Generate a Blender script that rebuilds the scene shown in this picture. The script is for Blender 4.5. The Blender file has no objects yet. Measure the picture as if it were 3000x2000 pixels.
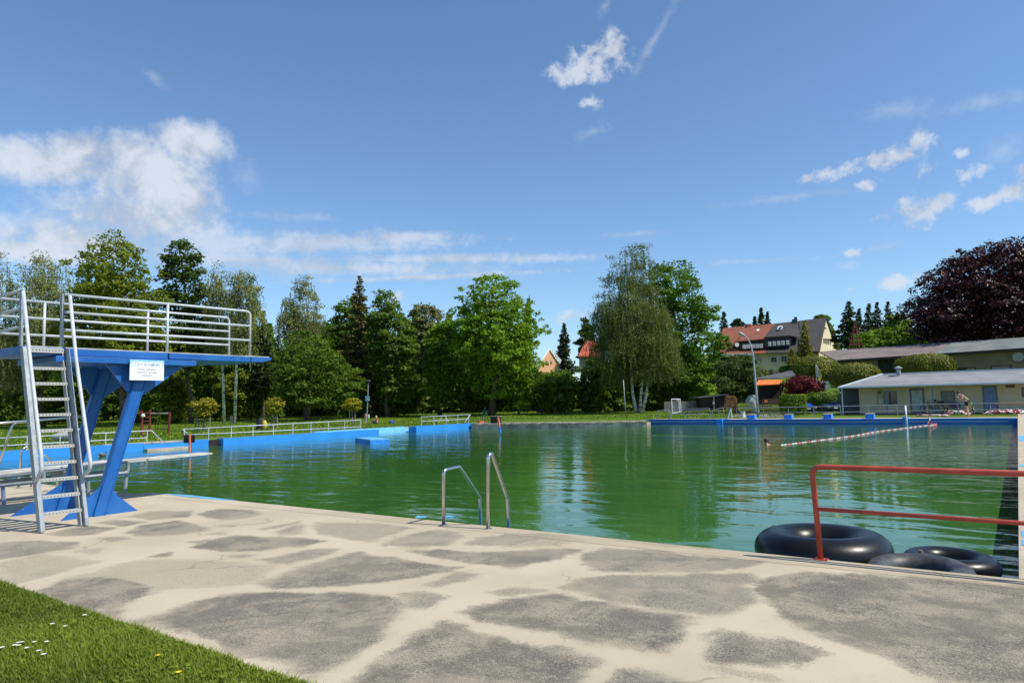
import bpy, bmesh, math, random
import numpy as np
from mathutils import Vector, Matrix
random.seed(7); rng = np.random.default_rng(7)
S = bpy.context.scene; C = S.collection
PI = math.pi

# ---------------------------------------------------------------- camera
F = 2100.0; EYE = 1.65                       # focal length for a frame 3000 wide, eye height in metres
up = np.array([-.0222, 1, -180/F]); up /= np.linalg.norm(up)
yd = np.array([1481, -147.1, -F]); yd -= yd.dot(up)*up; yd /= np.linalg.norm(yd)
xd = np.cross(yd, up)
M = np.array([xd, yd, up])                   # camera axes -> world (X along the near pool edge, Y across the pool)
cam = bpy.data.cameras.new('camera'); co = bpy.data.objects.new('camera', cam); C.objects.link(co)
cam.sensor_width = 36; cam.lens = F/3000*36; cam.clip_end = 3000; cam.clip_start = .05
mw = Matrix([list(M[0])+[0], list(M[1])+[0], list(M[2])+[EYE], [0, 0, 0, 1]]); co.matrix_world = mw
S.camera = co

# ---------------------------------------------------------------- light
SUN = np.array([.75, .17, .98]); SUN /= np.linalg.norm(SUN)
elev = math.asin(SUN[2]); az = math.atan2(SUN[0], SUN[1])
sl = bpy.data.lights.new('sun', 'SUN'); sl.energy = 4.4; sl.angle = math.radians(.5); sl.color = (1, .94, .84)
so = bpy.data.objects.new('sun', sl); C.objects.link(so); so.rotation_euler = Vector(SUN).to_track_quat('Z', 'Y').to_euler()
so.location = (0, 0, 60)
S.view_settings.view_transform = 'Standard'; S.view_settings.look = 'None'
S.view_settings.exposure = 0.3; S.view_settings.gamma = 1
S.render.engine = 'CYCLES'
S.cycles.max_bounces = 6; S.cycles.diffuse_bounces = 2; S.cycles.glossy_bounces = 3
S.cycles.transmission_bounces = 3; S.cycles.transparent_max_bounces = 6
S.cycles.sample_clamp_indirect = 4
S.cycles.use_denoising = True; S.cycles.denoising_input_passes = 'RGB_ALBEDO_NORMAL'; S.cycles.denoising_prefilter = 'ACCURATE'

def ray(px, py): return M@np.array([px-1500, -(py-1000), -F])
CAMP = np.array([0, 0, EYE])
def G(px, py, z=0.0):                        # point of the level z
    r = ray(px, py); return CAMP+r*((z-EYE)/r[2])
def PX(px, py, X):
    r = ray(px, py); return CAMP+r*(X/r[0])
def PY(px, py, Y):
    r = ray(px, py); return CAMP+r*(Y/r[1])
def A(px, py, D):                            # point at depth D metres
    return CAMP+ray(px, py)/F*D
def depth(p): return -(M.T@(np.asarray(p, float)-CAMP))[2]
def proj(p):
    c = M.T@(np.asarray(p, float)-CAMP); return 1500+F*c[0]/-c[2], 1000-F*c[1]/-c[2]

# ---------------------------------------------------------------- node helpers
class NT:
    def __init__(s, tree): s.t = tree; s.n = tree.nodes; s.l = tree.links
    def new(s, typ, **kw):
        n = s.n.new(typ)
        for k, v in kw.items():
            if k == 'inp':
                for kk, vv in v.items(): s.set(n.inputs[kk], vv)
            else: setattr(n, k, v)
        return n
    def set(s, sock, v):
        if isinstance(v, bpy.types.NodeSocket): s.l.new(v, sock)
        else: sock.default_value = v
    def math(s, op, a, b=None, c=None, clamp=False):
        n = s.n.new('ShaderNodeMath'); n.operation = op; n.use_clamp = clamp
        s.set(n.inputs[0], a)
        if b is not None: s.set(n.inputs[1], b)
        if c is not None: s.set(n.inputs[2], c)
        return n.outputs[0]
    def vmath(s, op, a, b):
        n = s.n.new('ShaderNodeVectorMath'); n.operation = op
        s.set(n.inputs[0], a); s.set(n.inputs[1], b)
        return n.outputs['Value'] if op == 'DOT_PRODUCT' else n.outputs[0]
    def noise(s, vec, scale, detail=4, rough=.5, dist=0):
        n = s.new('ShaderNodeTexNoise'); s.set(n.inputs['Vector'], vec)
        n.inputs['Scale'].default_value = scale; n.inputs['Detail'].default_value = detail
        n.inputs['Roughness'].default_value = rough; n.inputs['Distortion'].default_value = dist
        return n.outputs['Fac']
    def mapr(s, v, a, b, c=0., d=1., smooth=True):
        n = s.new('ShaderNodeMapRange'); n.interpolation_type = 'SMOOTHSTEP' if smooth else 'LINEAR'
        s.set(n.inputs['Value'], v); s.set(n.inputs['From Min'], a); s.set(n.inputs['From Max'], b)
        s.set(n.inputs['To Min'], c); s.set(n.inputs['To Max'], d); return n.outputs[0]
    def mix(s, f, a, b, mode='MIX'):
        n = s.new('ShaderNodeMix', data_type='RGBA', blend_type=mode)
        s.set(n.inputs[0], f)
        for i, v in ((6, a), (7, b)):
            s.set(n.inputs[i], v if isinstance(v, bpy.types.NodeSocket) else (*v, 1) if len(v) == 3 else v)
        return n.outputs[2]

# ---------------------------------------------------------------- sky
w = bpy.data.worlds.new('World'); S.world = w; w.use_nodes = True
N = NT(w.node_tree); N.n.clear()
out = N.new('ShaderNodeOutputWorld'); bg = N.new('ShaderNodeBackground'); N.l.new(bg.outputs[0], out.inputs[0])
sky = N.new('ShaderNodeTexSky', sky_type='NISHITA', sun_disc=False, sun_elevation=elev, sun_rotation=az, altitude=500)
sky.air_density = 1.0; sky.dust_density = .55; sky.ozone_density = 1.3
bg.inputs[1].default_value = .14
tc = N.new('ShaderNodeTexCoord'); dvec = tc.outputs['Generated']
def cloud_mask(px, py, wx, wy, rot=0, soft=1.0, full=False):
    c = ray(px, py); c /= np.linalg.norm(c)
    ca, sa = math.cos(math.radians(rot)), math.sin(math.radians(rot))
    u = ray(px+100*ca, py-100*sa)-ray(px, py); v = ray(px+100*sa, py+100*ca)-ray(px, py)
    u -= u.dot(c)*c; v -= v.dot(c)*c; u /= np.linalg.norm(u); v /= np.linalg.norm(v)
    dist = np.linalg.norm(ray(px, py)); u = u*dist/wx; v = v*dist/wy
    a = N.vmath('DOT_PRODUCT', dvec, tuple(u)); b = N.vmath('DOT_PRODUCT', dvec, tuple(v))
    front = N.math('GREATER_THAN', N.vmath('DOT_PRODUCT', dvec, tuple(c)), 0)
    r = N.math('ADD', N.math('MULTIPLY', a, a), N.math('MULTIPLY', b, b))
    if not full: r = N.math('SQRT', r)
    m = N.math('SUBTRACT', 1, r, clamp=False)
    m = N.math('MAXIMUM', m, -1)
    return N.math('MULTIPLY', N.math('ADD', N.math('MULTIPLY', N.math('ADD', m, 1), front), -1), soft)
def maxof(lst):
    r = lst[0]
    for x in lst[1:]: r = N.math('MAXIMUM', r, x)
    return r
puffs = [(150, 480, 300, 75, 2), (440, 520, 240, 150, 0), (400, 640, 300, 110, 0), (300, 440, 260, 70, 10), (560, 420, 130, 80, 0),
         (560, 600, 120, 120, 0), (250, 700, 330, 80, 0), (100, 730, 420, 50, 0), (1740, 185, 110, 75, 25), (1690, 215, 100, 55, -5), (1800, 140, 50, 60, 0), (1725, 300, 50, 35, 0),
         (2420, 510, 110, 22, 12), (2560, 470, 80, 32, 20), (2650, 455, 95, 45, 25), (2685, 410, 35, 50, -20),
         (2715, 500, 40, 40, 60), (2680, 620, 95, 60, 8), (2740, 600, 60, 50, 0), (2870, 500, 60, 36, 20),
         (2990, 500, 40, 40, 0), (2880, 592, 80, 30, 18), (2980, 560, 60, 40, 20), (2610, 828, 110, 28, 8), (2500, 740, 35, 18, 0), (1690, 925, 80, 26, 12),
         (2530, 550, 30, 26, 30), (2815, 450, 24, 18, 0), (1160, 870, 30, 22, 0)]
streaks = [(900, 712, 560, 46, 2.4), (1190, 694, 200, 22, 3), (1000, 785, 560, 34, .5), (1300, 757, 560, 20, 1), (1250, 810, 420, 13, 3), (640, 715, 400, 60, 0), (700, 760, 500, 40, 0)]
wisps = [(455, 230, 75, 28, -45), (720, 520, 70, 70, 0), (1920, 110, 210, 22, 60), (1770, 20, 50, 22, 55),
         (2620, 320, 130, 40, 0), (2880, 300, 180, 40, 6), (2300, 580, 260, 20, 3), (1740, 385, 80, 30, 20), (1870, 685, 160, 14, 2), (2200, 765, 300, 12, 1), (2580, 725, 90, 18, 8), (860, 635, 260, 22, 0), (2950, 440, 90, 60, 20), (2480, 780, 50, 20, 0)]
warp = N.new('ShaderNodeTexNoise'); N.l.new(dvec, warp.inputs['Vector']); warp.inputs['Scale'].default_value = 9; warp.inputs['Detail'].default_value = 6
n1 = N.noise(dvec, 11, 9, .62, .3); n2 = N.noise(dvec, 34, 7, .6, .2)
mp = N.new('ShaderNodeMapping'); N.l.new(dvec, mp.inputs['Vector']); mp.inputs['Scale'].default_value = (1, 1, 3.0)
n3 = N.noise(mp.outputs[0], 24, 8, .65, .4)
pm = maxof([cloud_mask(*a, full=True) for a in puffs[:8]]); pm2 = maxof([cloud_mask(a[0], a[1], a[2]*1.15, a[3]*1.15, a[4]) for a in puffs[8:]])
n4 = N.noise(dvec, 80, 8, .65, .6); sm = maxof([cloud_mask(*a) for a in streaks]); wm = maxof([cloud_mask(*a) for a in wisps])
nn = N.math('ADD', N.math('MULTIPLY', N.math('SUBTRACT', n1, .5), 2.0), N.math('ADD', N.math('MULTIPLY', N.math('SUBTRACT', n2, .5), 1.3), N.math('MULTIPLY', N.math('SUBTRACT', N.noise(dvec, 80, 8, .65, .6), .5), .6)))
ns = N.math('ADD', N.math('MULTIPLY', N.math('SUBTRACT', n3, .5), 1.4), N.math('ADD', N.math('MULTIPLY', N.math('SUBTRACT', n2, .5), 1.1), N.math('MULTIPLY', N.math('SUBTRACT', N.noise(dvec, 75, 6, .6, 1.0), .5), .9)))
dp = N.mapr(N.math('ADD', pm, nn), .0, 1.15, 0, .92)
ds = N.mapr(N.math('ADD', sm, ns), -.1, 1.0, 0, .66)
dw = N.mapr(N.math('ADD', wm, ns), .1, 1.3, 0, .3)
nn2 = N.math('ADD', N.math('MULTIPLY', N.math('SUBTRACT', n2, .5), 2.6), N.math('MULTIPLY', N.math('SUBTRACT', n4, .5), 1.5))
dp2 = N.mapr(N.math('ADD', pm2, nn2), .2, 1.05, 0, .8)
dens = maxof([dp, dp2, ds, dw])
shade = N.mapr(N.math('ADD', n1, N.math('MULTIPLY', N.math('SUBTRACT', n2, .5), .5)), .36, .62, .80, 1.06)
cw = N.new('ShaderNodeCombineColor'); 
for i, k in enumerate((4.0, 4.3, 4.8)): N.l.new(N.math('MULTIPLY', shade, k), cw.inputs[i])
skyc = N.mix(1.0, sky.outputs[0], (.68, .83, .95), 'MULTIPLY')
col = N.mix(dens, skyc, cw.outputs[0])
N.l.new(col, bg.inputs[0])
# ---------------------------------------------------------------- materials
MATS = {}
def mat(name, col, rough=.6, metal=0, var=.15, vscale=3, bump=0, bscale=20, spec=.4, col2=None, dirt=0, coord='Object'):
    if name in MATS: return MATS[name]
    m = bpy.data.materials.new(name); m.use_nodes = True; N = NT(m.node_tree)
    b = N.n['Principled BSDF']; b.inputs['Roughness'].default_value = rough; b.inputs['Metallic'].default_value = metal
    b.inputs['Specular IOR Level'].default_value = spec
    t = N.new('ShaderNodeTexCoord'); v = t.outputs[coord]
    n = N.noise(v, vscale, 6, .6)
    c2 = col2 or tuple(x*(1-2*var) for x in col); c1 = col if col2 else tuple(min(1, x*(1+var)) for x in col)
    c = N.mix(N.mapr(n, .3, .7), c1, c2)
    if dirt:
        n2 = N.noise(v, vscale*2.7, 8, .7, .5); c = N.mix(N.mapr(n2, .56, .72, 0, dirt), c, (.12, .10, .075))
    N.l.new(c, b.inputs['Base Color'])
    if bump:
        bn = N.new('ShaderNodeBump'); bn.inputs['Distance'].default_value = bump
        N.l.new(N.noise(v, bscale, 6, .6), bn.inputs['Height']); N.l.new(bn.outputs[0], b.inputs['Normal'])
    MATS[name] = m; return m

def leafmat(name, col, trans=.45, var=.38, hue=(1.25, 1.1, .7), rough=.55):
    if name in MATS: return MATS[name]
    m = bpy.data.materials.new(name); m.use_nodes = True; N = NT(m.node_tree); N.n.clear()
    o = N.new('ShaderNodeOutputMaterial')
    geo = N.new('ShaderNodeNewGeometry'); rnd = geo.outputs['Random Per Island']
    pn = N.noise(geo.outputs['Position'], .55, 3)
    a = tuple(x*(1-var) for x in col); b = tuple(min(1, col[i]*(1+var)*hue[i]) for i in range(3))
    f = N.math('ADD', N.math('MULTIPLY', rnd, .55), N.math('MULTIPLY', N.mapr(pn, .3, .7), .45))
    c = N.mix(f, a, b)
    d = N.new('ShaderNodeBsdfPrincipled'); N.l.new(c, d.inputs['Base Color']); d.inputs['Roughness'].default_value = rough
    d.inputs['Specular IOR Level'].default_value = .25
    t = N.new('ShaderNodeBsdfTranslucent'); N.l.new(N.mix(1.0, c, (1.15, 1.3, .6), 'MULTIPLY'), t.inputs[0])
    x = N.new('ShaderNodeMixShader'); x.inputs[0].default_value = trans
    N.l.new(d.outputs[0], x.inputs[1]); N.l.new(t.outputs[0], x.inputs[2]); N.l.new(x.outputs[0], o.inputs[0])
    MATS[name] = m; return m

def bluemat():
    m = bpy.data.materials.new('blue_paint'); m.use_nodes = True; N = NT(m.node_tree); b = N.n['Principled BSDF']
    g = N.new('ShaderNodeNewGeometry').outputs['Position']; n = N.noise(g, 2.2, 6, .65)
    c = N.mix(N.mapr(n, .3, .7), (.006, .092, .34), (.010, .125, .41))
    mp = N.new('ShaderNodeMapping'); N.l.new(g, mp.inputs[0]); mp.inputs['Scale'].default_value = (1, 1, .22); st = N.noise(mp.outputs[0], 26, 5, .65)
    c = N.mix(N.mapr(st, .58, .74, 0, .25), c, (.08, .17, .38))
    c = N.mix(N.mapr(N.noise(g, 19, 7, .72), .66, .70, 0, .75), c, (.30, .36, .42)); c = N.mix(N.mapr(N.noise(g, 11, 7, .75, .6), .655, .70, 0, .8), c, (.13, .06, .03))
    N.l.new(c, b.inputs['Base Color']); N.l.new(N.mapr(n, .3, .7, .35, .6), b.inputs['Roughness'])
    bn = N.new('ShaderNodeBump'); bn.inputs['Distance'].default_value = .002; N.l.new(N.noise(g, 30, 4), bn.inputs['Height']); N.l.new(bn.outputs[0], b.inputs['Normal'])
    MATS['blue_paint'] = m; return m
blue = bluemat()
poolblue = mat('pool_wall_paint', (.026, .255, .74), .5, var=.08, vscale=.6, dirt=.12)
galv = mat('galvanized_steel', (.29, .32, .345), .5, .2, var=.12, vscale=9, dirt=.12)
railwhite = mat('painted_rail', (.50, .54, .57), .42, 0, var=.08, vscale=7, dirt=.12)
steel = mat('stainless_steel', (.62, .60, .57), .24, 1, var=.05)
redp = mat('red_paint', (.48, .075, .045), .45, var=.12, vscale=6, dirt=.12)
rust = mat('rusty_red', (.18, .04, .03), .7, var=.2)
rubber = mat('black_rubber', (.004, .004, .0045), .33, vscale=3, bump=.0025, bscale=6, spec=.32, col2=(.010, .010, .009))
rubber2 = mat('dusty_rubber', (.07, .072, .075), .5, var=.3, vscale=5, bump=.002, bscale=9)
white = mat('white_plastic', (.72, .73, .72), .4, var=.05, dirt=.06)
black = mat('dark_board', (.02, .016, .014), .6)
cream = mat('cream_render', (.66, .56, .38), .85, var=.05, vscale=1, bump=.01, bscale=30)
yellowc = mat('yellow_render', (.72, .62, .42), .85, var=.04, vscale=1)
tan = mat('tan_render', (.22, .18, .12), .9, var=.1, vscale=.8)
greyfelt = mat('grey_roof_felt', (.24, .25, .26), .8, var=.1, vscale=.7, bump=.01, bscale=8)
whitetrim = mat('white_trim', (.62, .68, .74), .5, var=.04)
brownfelt = mat('brown_roof_felt', (.20, .165, .15), .9, var=.12, vscale=.5, bump=.01, bscale=8)
greenfelt = mat('green_grey_roof_felt', (.17, .19, .18), .85, var=.14, vscale=.4, bump=.01, bscale=8)
darkwood = mat('dark_brown_wood', (.035, .022, .018), .7, var=.2)
slate = mat('slate_cladding', (.03, .037, .048), .6, var=.15)
glass = mat('window_glass', (.03, .035, .04), .06, 0, var=.3, spec=.8)
curtain = mat('net_curtain', (.45, .46, .45), .3, var=.25, vscale=8, spec=.6)
bluepaint2 = mat('grey_blue_door', (.13, .20, .36), .5, var=.08)
greywood = mat('weathered_wood', (.24, .22, .19), .85, var=.25, vscale=4)
bark = mat('bark', (.10, .075, .055), .9, var=.3, vscale=3, bump=.02, bscale=9)
concrete = mat('concrete', (.42, .38, .31), .9, var=.15, vscale=2, bump=.004, bscale=40, dirt=.25)
skin = mat('skin', (.58, .33, .24), .5, var=.06); skin2 = mat('pale_skin', (.62, .38, .28), .5, var=.05)
orange = mat('orange_paint', (.72, .22, .09), .5, var=.05)
orangecloth = mat('orange_awning_cloth', (.78, .17, .03), .8, var=.06)
whitecoat = mat('birch_twig', (.3, .27, .22), .8)

def birchbark():
    m = bpy.data.materials.new('birch_bark'); m.use_nodes = True; N = NT(m.node_tree); b = N.n['Principled BSDF']
    t = N.new('ShaderNodeTexCoord'); mp = N.new('ShaderNodeMapping'); N.l.new(t.outputs['Object'], mp.inputs[0]); mp.inputs['Scale'].default_value = (1.2, 1.2, 3.2)
    n = N.noise(mp.outputs[0], 2.2, 5, .6)
    N.l.new(N.mix(N.mapr(n, .5, .6), (.62, .61, .57), (.05, .045, .04)), b.inputs['Base Color']); b.inputs['Roughness'].default_value = .7
    return m
birchb = birchbark()

def tilemat(name, c, c2, sx=.25, sy=.16):
    m = bpy.data.materials.new(name); m.use_nodes = True; N = NT(m.node_tree); b = N.n['Principled BSDF']; b.inputs['Roughness'].default_value = .8
    uv = N.new('ShaderNodeUVMap'); br = N.new('ShaderNodeTexBrick'); N.l.new(uv.outputs[0], br.inputs['Vector'])
    br.inputs['Scale'].default_value = 1; br.inputs['Brick Width'].default_value = sx; br.inputs['Row Height'].default_value = sy
    br.inputs['Mortar Size'].default_value = .015
    br.inputs['Color1'].default_value = (*c, 1); br.inputs['Color2'].default_value = (*c2, 1); br.inputs['Mortar'].default_value = (*[x*.55 for x in c], 1)
    g = N.new('ShaderNodeNewGeometry'); n = N.noise(g.outputs['Position'], .5, 5)
    N.l.new(N.mix(N.mapr(n, .35, .7, 0, .45), br.outputs[0], tuple(x*.6 for x in c)), b.inputs['Base Color'])
    bn = N.new('ShaderNodeBump'); bn.inputs['Distance'].default_value = .03; N.l.new(br.outputs['Fac'], bn.inputs['Height']); bn.invert = True; N.l.new(bn.outputs[0], b.inputs['Normal'])
    MATS[name] = m; return m
redtile = tilemat('red_roof_tile', (.31, .095, .052), (.24, .07, .042))
darktile = tilemat('dark_roof_tile', (.045, .042, .042), (.06, .055, .055))
greytile = tilemat('grey_roof_tile', (.05, .047, .052), (.04, .038, .042))

def plankmat(name, c, horiz=True, step=.14, dark=.55):
    m = bpy.data.materials.new(name); m.use_nodes = True; N = NT(m.node_tree); b = N.n['Principled BSDF']; b.inputs['Roughness'].default_value = .75
    g = N.new('ShaderNodeNewGeometry'); sp = N.new('ShaderNodeSeparateXYZ'); N.l.new(g.outputs['Position'], sp.inputs[0])
    z = N.math('FRACT', N.math('DIVIDE', sp.outputs[2 if horiz else 0], step))
    line = N.mapr(z, .06, .14, 1, 0)
    n = N.noise(g.outputs['Position'], 1.3, 4)
    cc = N.mix(N.mapr(n, .3, .7), c, tuple(x*.86 for x in c))
    N.l.new(N.mix(line, cc, tuple(x*dark for x in c)), b.inputs['Base Color']); MATS[name] = m; return m
cladding = plankmat('cream_cladding', (.60, .51, .34))
bluegreyboard = plankmat('grey_board', (.07, .085, .10), False, .2)

# ---------------------------------------------------------------- mesh helpers
class MB:
    def __init__(s): s.v = []; s.f = []
    def add(s, vs, fs):
        k = len(s.v); s.v += [tuple(map(float, p)) for p in vs]; s.f += [tuple(i+k for i in f) for f in fs]; return s
    def box(s, lo, hi, R=None, o=(0, 0, 0)):
        x0, y0, z0 = lo; x1, y1, z1 = hi
        vs = [(x0, y0, z0), (x1, y0, z0), (x1, y1, z0), (x0, y1, z0), (x0, y0, z1), (x1, y0, z1), (x1, y1, z1), (x0, y1, z1)]
        if R is not None: vs = [tuple(np.array(R)@np.array(p)+np.array(o)) for p in vs]
        return s.add(vs, [(0, 3, 2, 1), (4, 5, 6, 7), (0, 1, 5, 4), (1, 2, 6, 5), (2, 3, 7, 6), (3, 0, 4, 7)])
    def beam(s, a, b, w, h, upv=(0, 0, 1)):       # box beam from a to b, w sideways, h along upv
        a = np.array(a, float); b = np.array(b, float); d = b-a; L = np.linalg.norm(d); d /= L
        u = np.array(upv, float); sd = np.cross(d, u); sd /= np.linalg.norm(sd); u = np.cross(sd, d)
        vs = [p+sd*i*w/2+u*j*h/2 for p in (a, b) for i, j in ((-1, -1), (1, -1), (1, 1), (-1, 1))]
        return s.add(vs, [(3, 2, 1, 0), (4, 5, 6, 7), (0, 1, 5, 4), (1, 2, 6, 5), (2, 3, 7, 6), (3, 0, 4, 7)])
    def tube(s, pts, r, n=10, closed=False):
        pts = [np.array(p, float) for p in pts]; m = len(pts)
        rs = r if hasattr(r, '__len__') else [r]*m
        rings = []; prev = None
        for i, p in enumerate(pts):
            if closed: t = pts[(i+1) % m]-pts[i-1]
            else: t = pts[min(i+1, m-1)]-pts[max(i-1, 0)]
            t = t/(np.linalg.norm(t)+1e-9)
            if prev is None:
                a = np.array([0, 0, 1.]) if abs(t[2]) < .9 else np.array([1., 0, 0])
                u = np.cross(t, a)
            else: u = prev-prev.dot(t)*t
            u /= np.linalg.norm(u)+1e-9; prev = u; v = np.cross(t, u)
            rings.append([p+rs[i]*(math.cos(2*PI*k/n)*u+math.sin(2*PI*k/n)*v) for k in range(n)])
        vs = [q for rg in rings for q in rg]; fs = []
        for i in range(m if closed else m-1):
            j = (i+1) % m
            for k in range(n): fs.append((i*n+k, i*n+(k+1) % n, j*n+(k+1) % n, j*n+k))
        if not closed: fs += [tuple(range(n-1, -1, -1)), tuple((m-1)*n+k for k in range(n))]
        return s.add(vs, fs)
    def prism(s, poly, off):                    # polygon (3-D points) pushed along off
        n = len(poly); a = [np.array(p, float) for p in poly]; b = [p+np.array(off, float) for p in a]
        return s.add(a+b, [tuple(range(n-1, -1, -1)), tuple(range(n, 2*n))]+[(i, (i+1) % n, n+(i+1) % n, n+i) for i in range(n)])
    def ball(s, c, r, n=12, m=8):
        r = r if hasattr(r, '__len__') else (r, r, r); vs = []; fs = []
        for j in range(m+1):
            th = PI*j/m
            for k in range(n): vs.append((c[0]+r[0]*math.sin(th)*math.cos(2*PI*k/n), c[1]+r[1]*math.sin(th)*math.sin(2*PI*k/n), c[2]+r[2]*math.cos(th)))
        for j in range(m):
            for k in range(n): fs.append((j*n+k, (j+1)*n+k, (j+1)*n+(k+1) % n, j*n+(k+1) % n))
        return s.add(vs, fs)
    def cyl(s, c, r, h, n=16, r2=None): return s.tube([c, (c[0], c[1], c[2]+h)], [r, r if r2 is None else r2], n)
    def quad(s, a, b, c, d): return s.add([a, b, c, d], [(0, 1, 2, 3)])
    def build(s, name, m, parent=None, smooth=False, bevel=0, uv=None):
        me = bpy.data.meshes.new(name); me.from_pydata(s.v, [], s.f); me.update()
        bm = bmesh.new(); bm.from_mesh(me); bmesh.ops.recalc_face_normals(bm, faces=bm.faces)
        bmesh.ops.remove_doubles(bm, verts=bm.verts, dist=1e-5)
        bm.to_mesh(me); bm.free()
        o = bpy.data.objects.new(name, me); C.objects.link(o)
        me.materials.append(m)
        if smooth:
            me.polygons.foreach_set('use_smooth', [True]*len(me.polygons))
        if bevel:
            bv = o.modifiers.new('bevel', 'BEVEL'); bv.width = bevel; bv.segments = 2; bv.limit_method = 'ANGLE'
        if uv: planar_uv(me, *uv)
        if parent is not None:
            o.parent = parent; o.matrix_parent_inverse = parent_inv(parent)
        return o
def planar_uv(me, u, v):
    l = me.uv_layers.new(name='UVMap'); u = np.array(u, float); v = np.array(v, float); u /= np.linalg.norm(u); v /= np.linalg.norm(v)
    co_ = np.array([me.vertices[lp.vertex_index].co for lp in me.loops])
    l.data.foreach_set('uv', np.stack([co_@u, co_@v], 1).astype(np.float32).ravel())
def world_of(o):
    m = Matrix.Translation(o.location) @ o.rotation_euler.to_matrix().to_4x4() @ Matrix.Diagonal((*o.scale, 1))
    return world_of(o.parent) @ o.matrix_parent_inverse @ m if o.parent else m
def parent_inv(p): return world_of(p).inverted()
def tag(o, label=None, cat=None, group=None, kind=None):
    if label: o['label'] = label
    if cat: o['category'] = cat
    if group: o['group'] = group
    if kind: o['kind'] = kind
    return o
def empty(name, loc, label, cat, group=None, rz=0):
    o = bpy.data.objects.new(name, None); C.objects.link(o); o.location = [float(x) for x in loc]; o.rotation_euler.z = rz
    o.empty_display_size = .2
    return tag(o, label, cat, group)
def struct(o): o['kind'] = 'structure'; return o
def copy_tree(o, parent=None):
    c = o.copy(); C.objects.link(c); inv = o.matrix_parent_inverse.copy(); c.parent = parent
    if parent is not None: c.matrix_parent_inverse = inv
    for ch in list(o.children): copy_tree(ch, c)
    return c
def arc(p0, p1, p2, r, n=6):                   # rounded corner points at p1
    p0, p1, p2 = [np.array(p, float) for p in (p0, p1, p2)]
    a = p0-p1; b = p2-p1; a /= np.linalg.norm(a); b /= np.linalg.norm(b)
    ang = math.acos(np.clip(a.dot(b), -1, 1)); t = r/math.tan(ang/2)
    s, e = p1+a*t, p1+b*t
    return [(1-u)**2*s+2*u*(1-u)*p1+u*u*e for u in np.linspace(0, 1, n)]
def roundpath(pts, r):
    o = [np.array(pts[0], float)]
    for i in range(1, len(pts)-1): o += arc(pts[i-1], pts[i], pts[i+1], r)
    return o+[np.array(pts[-1], float)]
def npmesh(name, V, nq, m, parent=None, tri=False):   # V: (n*k,3) loose faces
    k = 3 if tri else 4
    me = bpy.data.meshes.new(name); nv = len(V); nf = nv//k
    me.vertices.add(nv); me.vertices.foreach_set('co', V.astype(np.float32).ravel())
    me.loops.add(nv); me.loops.foreach_set('vertex_index', np.arange(nv, dtype=np.int32))
    me.polygons.add(nf); me.polygons.foreach_set('loop_start', np.arange(0, nv, k, dtype=np.int32))
    try: me.polygons.foreach_set('loop_total', np.full(nf, k, dtype=np.int32))
    except Exception: pass
    me.update(calc_edges=True); me.materials.append(m)
    o = bpy.data.objects.new(name, me); C.objects.link(o)
    if parent is not None: o.parent = parent; o.matrix_parent_inverse = parent_inv(parent)
    return o
# ---------------------------------------------------------------- ground height
fwd = -M[:, 2].copy(); fwd[2] = 0; fwd /= np.linalg.norm(fwd); side = np.cross(fwd, [0, 0, 1.]); side /= np.linalg.norm(side)
def gz(x, y):
    D = x*fwd[0]+y*fwd[1]; L = (x*side[0]+y*side[1])/np.maximum(D, 1)
    z = .012*np.clip(D-72, 0, 60)
    k = np.clip((L-.10)/.12, 0, 1); k2 = np.clip((y-70)/10, 0, 1)
    z = z+k*k2*.22*np.clip(D-98, 0, 45)+(1-k)*.05*np.clip(D-110, 0, 90)
    return z
def ground_at(px, D):                        # ground point below/above the pixel column at depth D
    a = A(px, 1200, D); a[2] = gz(a[0], a[1]); return a

# ---------------------------------------------------------------- vegetation
def unit(a): return a/(np.linalg.norm(a, axis=-1, keepdims=True)+1e-9)
def leaf_quads(P, Nn, s, asp=.6):
    n = len(P); Nn = unit(Nn); r = rng.normal(size=(n, 3)); t = unit(r-(r*Nn).sum(1, keepdims=True)*Nn); b = np.cross(Nn, t)
    sz = (s*(.65+.7*rng.random((n, 1)))) if np.isscalar(s) else s[:, None]
    V = np.stack([P+t*sz, P+b*sz*asp, P-t*sz, P-b*sz*asp], 1)
    return V.reshape(-1, 3)
def leaf_long(P, T, s, asp=.4):               # elongated along T
    n = len(P); T = unit(T); r = rng.normal(size=(n, 3)); b = unit(np.cross(T, r)); sz = s*(.65+.7*rng.random((n, 1)))
    return np.stack([P+T*sz, P+b*sz*asp, P-T*sz, P-b*sz*asp], 1).reshape(-1, 3)
class Env:
    def __init__(s, rows, D, flat=.9):
        rows = sorted(rows); s.py = np.array([r[0] for r in rows], float)
        s.c = np.array([A((r[1]+r[2])/2, r[0], D) for r in rows]); s.h = np.array([(r[2]-r[1])/2*D/F for r in rows])*1.06; s.flat = flat
        t = np.linspace(0, 1, 400); y = s.py[0]+t*(s.py[-1]-s.py[0]); hh = np.interp(y, s.py, s.h)
        w_ = np.maximum(hh, .05)**1.6; s.cum = np.cumsum(w_)/w_.sum(); s.ys = y
    def samp(s, n): return np.interp(rng.random(n), s.cum, s.ys)
    def cen(s, y): return np.stack([np.interp(y, s.py, s.c[:, i]) for i in range(3)], -1)
    def hw(s, y): return np.interp(y, s.py, s.h)
    def pos(s, y, th, r):
        h = s.hw(y)
        return s.cen(y)+(h*r*np.cos(th))[:, None]*side+(h*s.flat*r*np.sin(th))[:, None]*fwd
def fib_dirs(n):
    u = rng.normal(size=(n, 3)); return unit(u)
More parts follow.
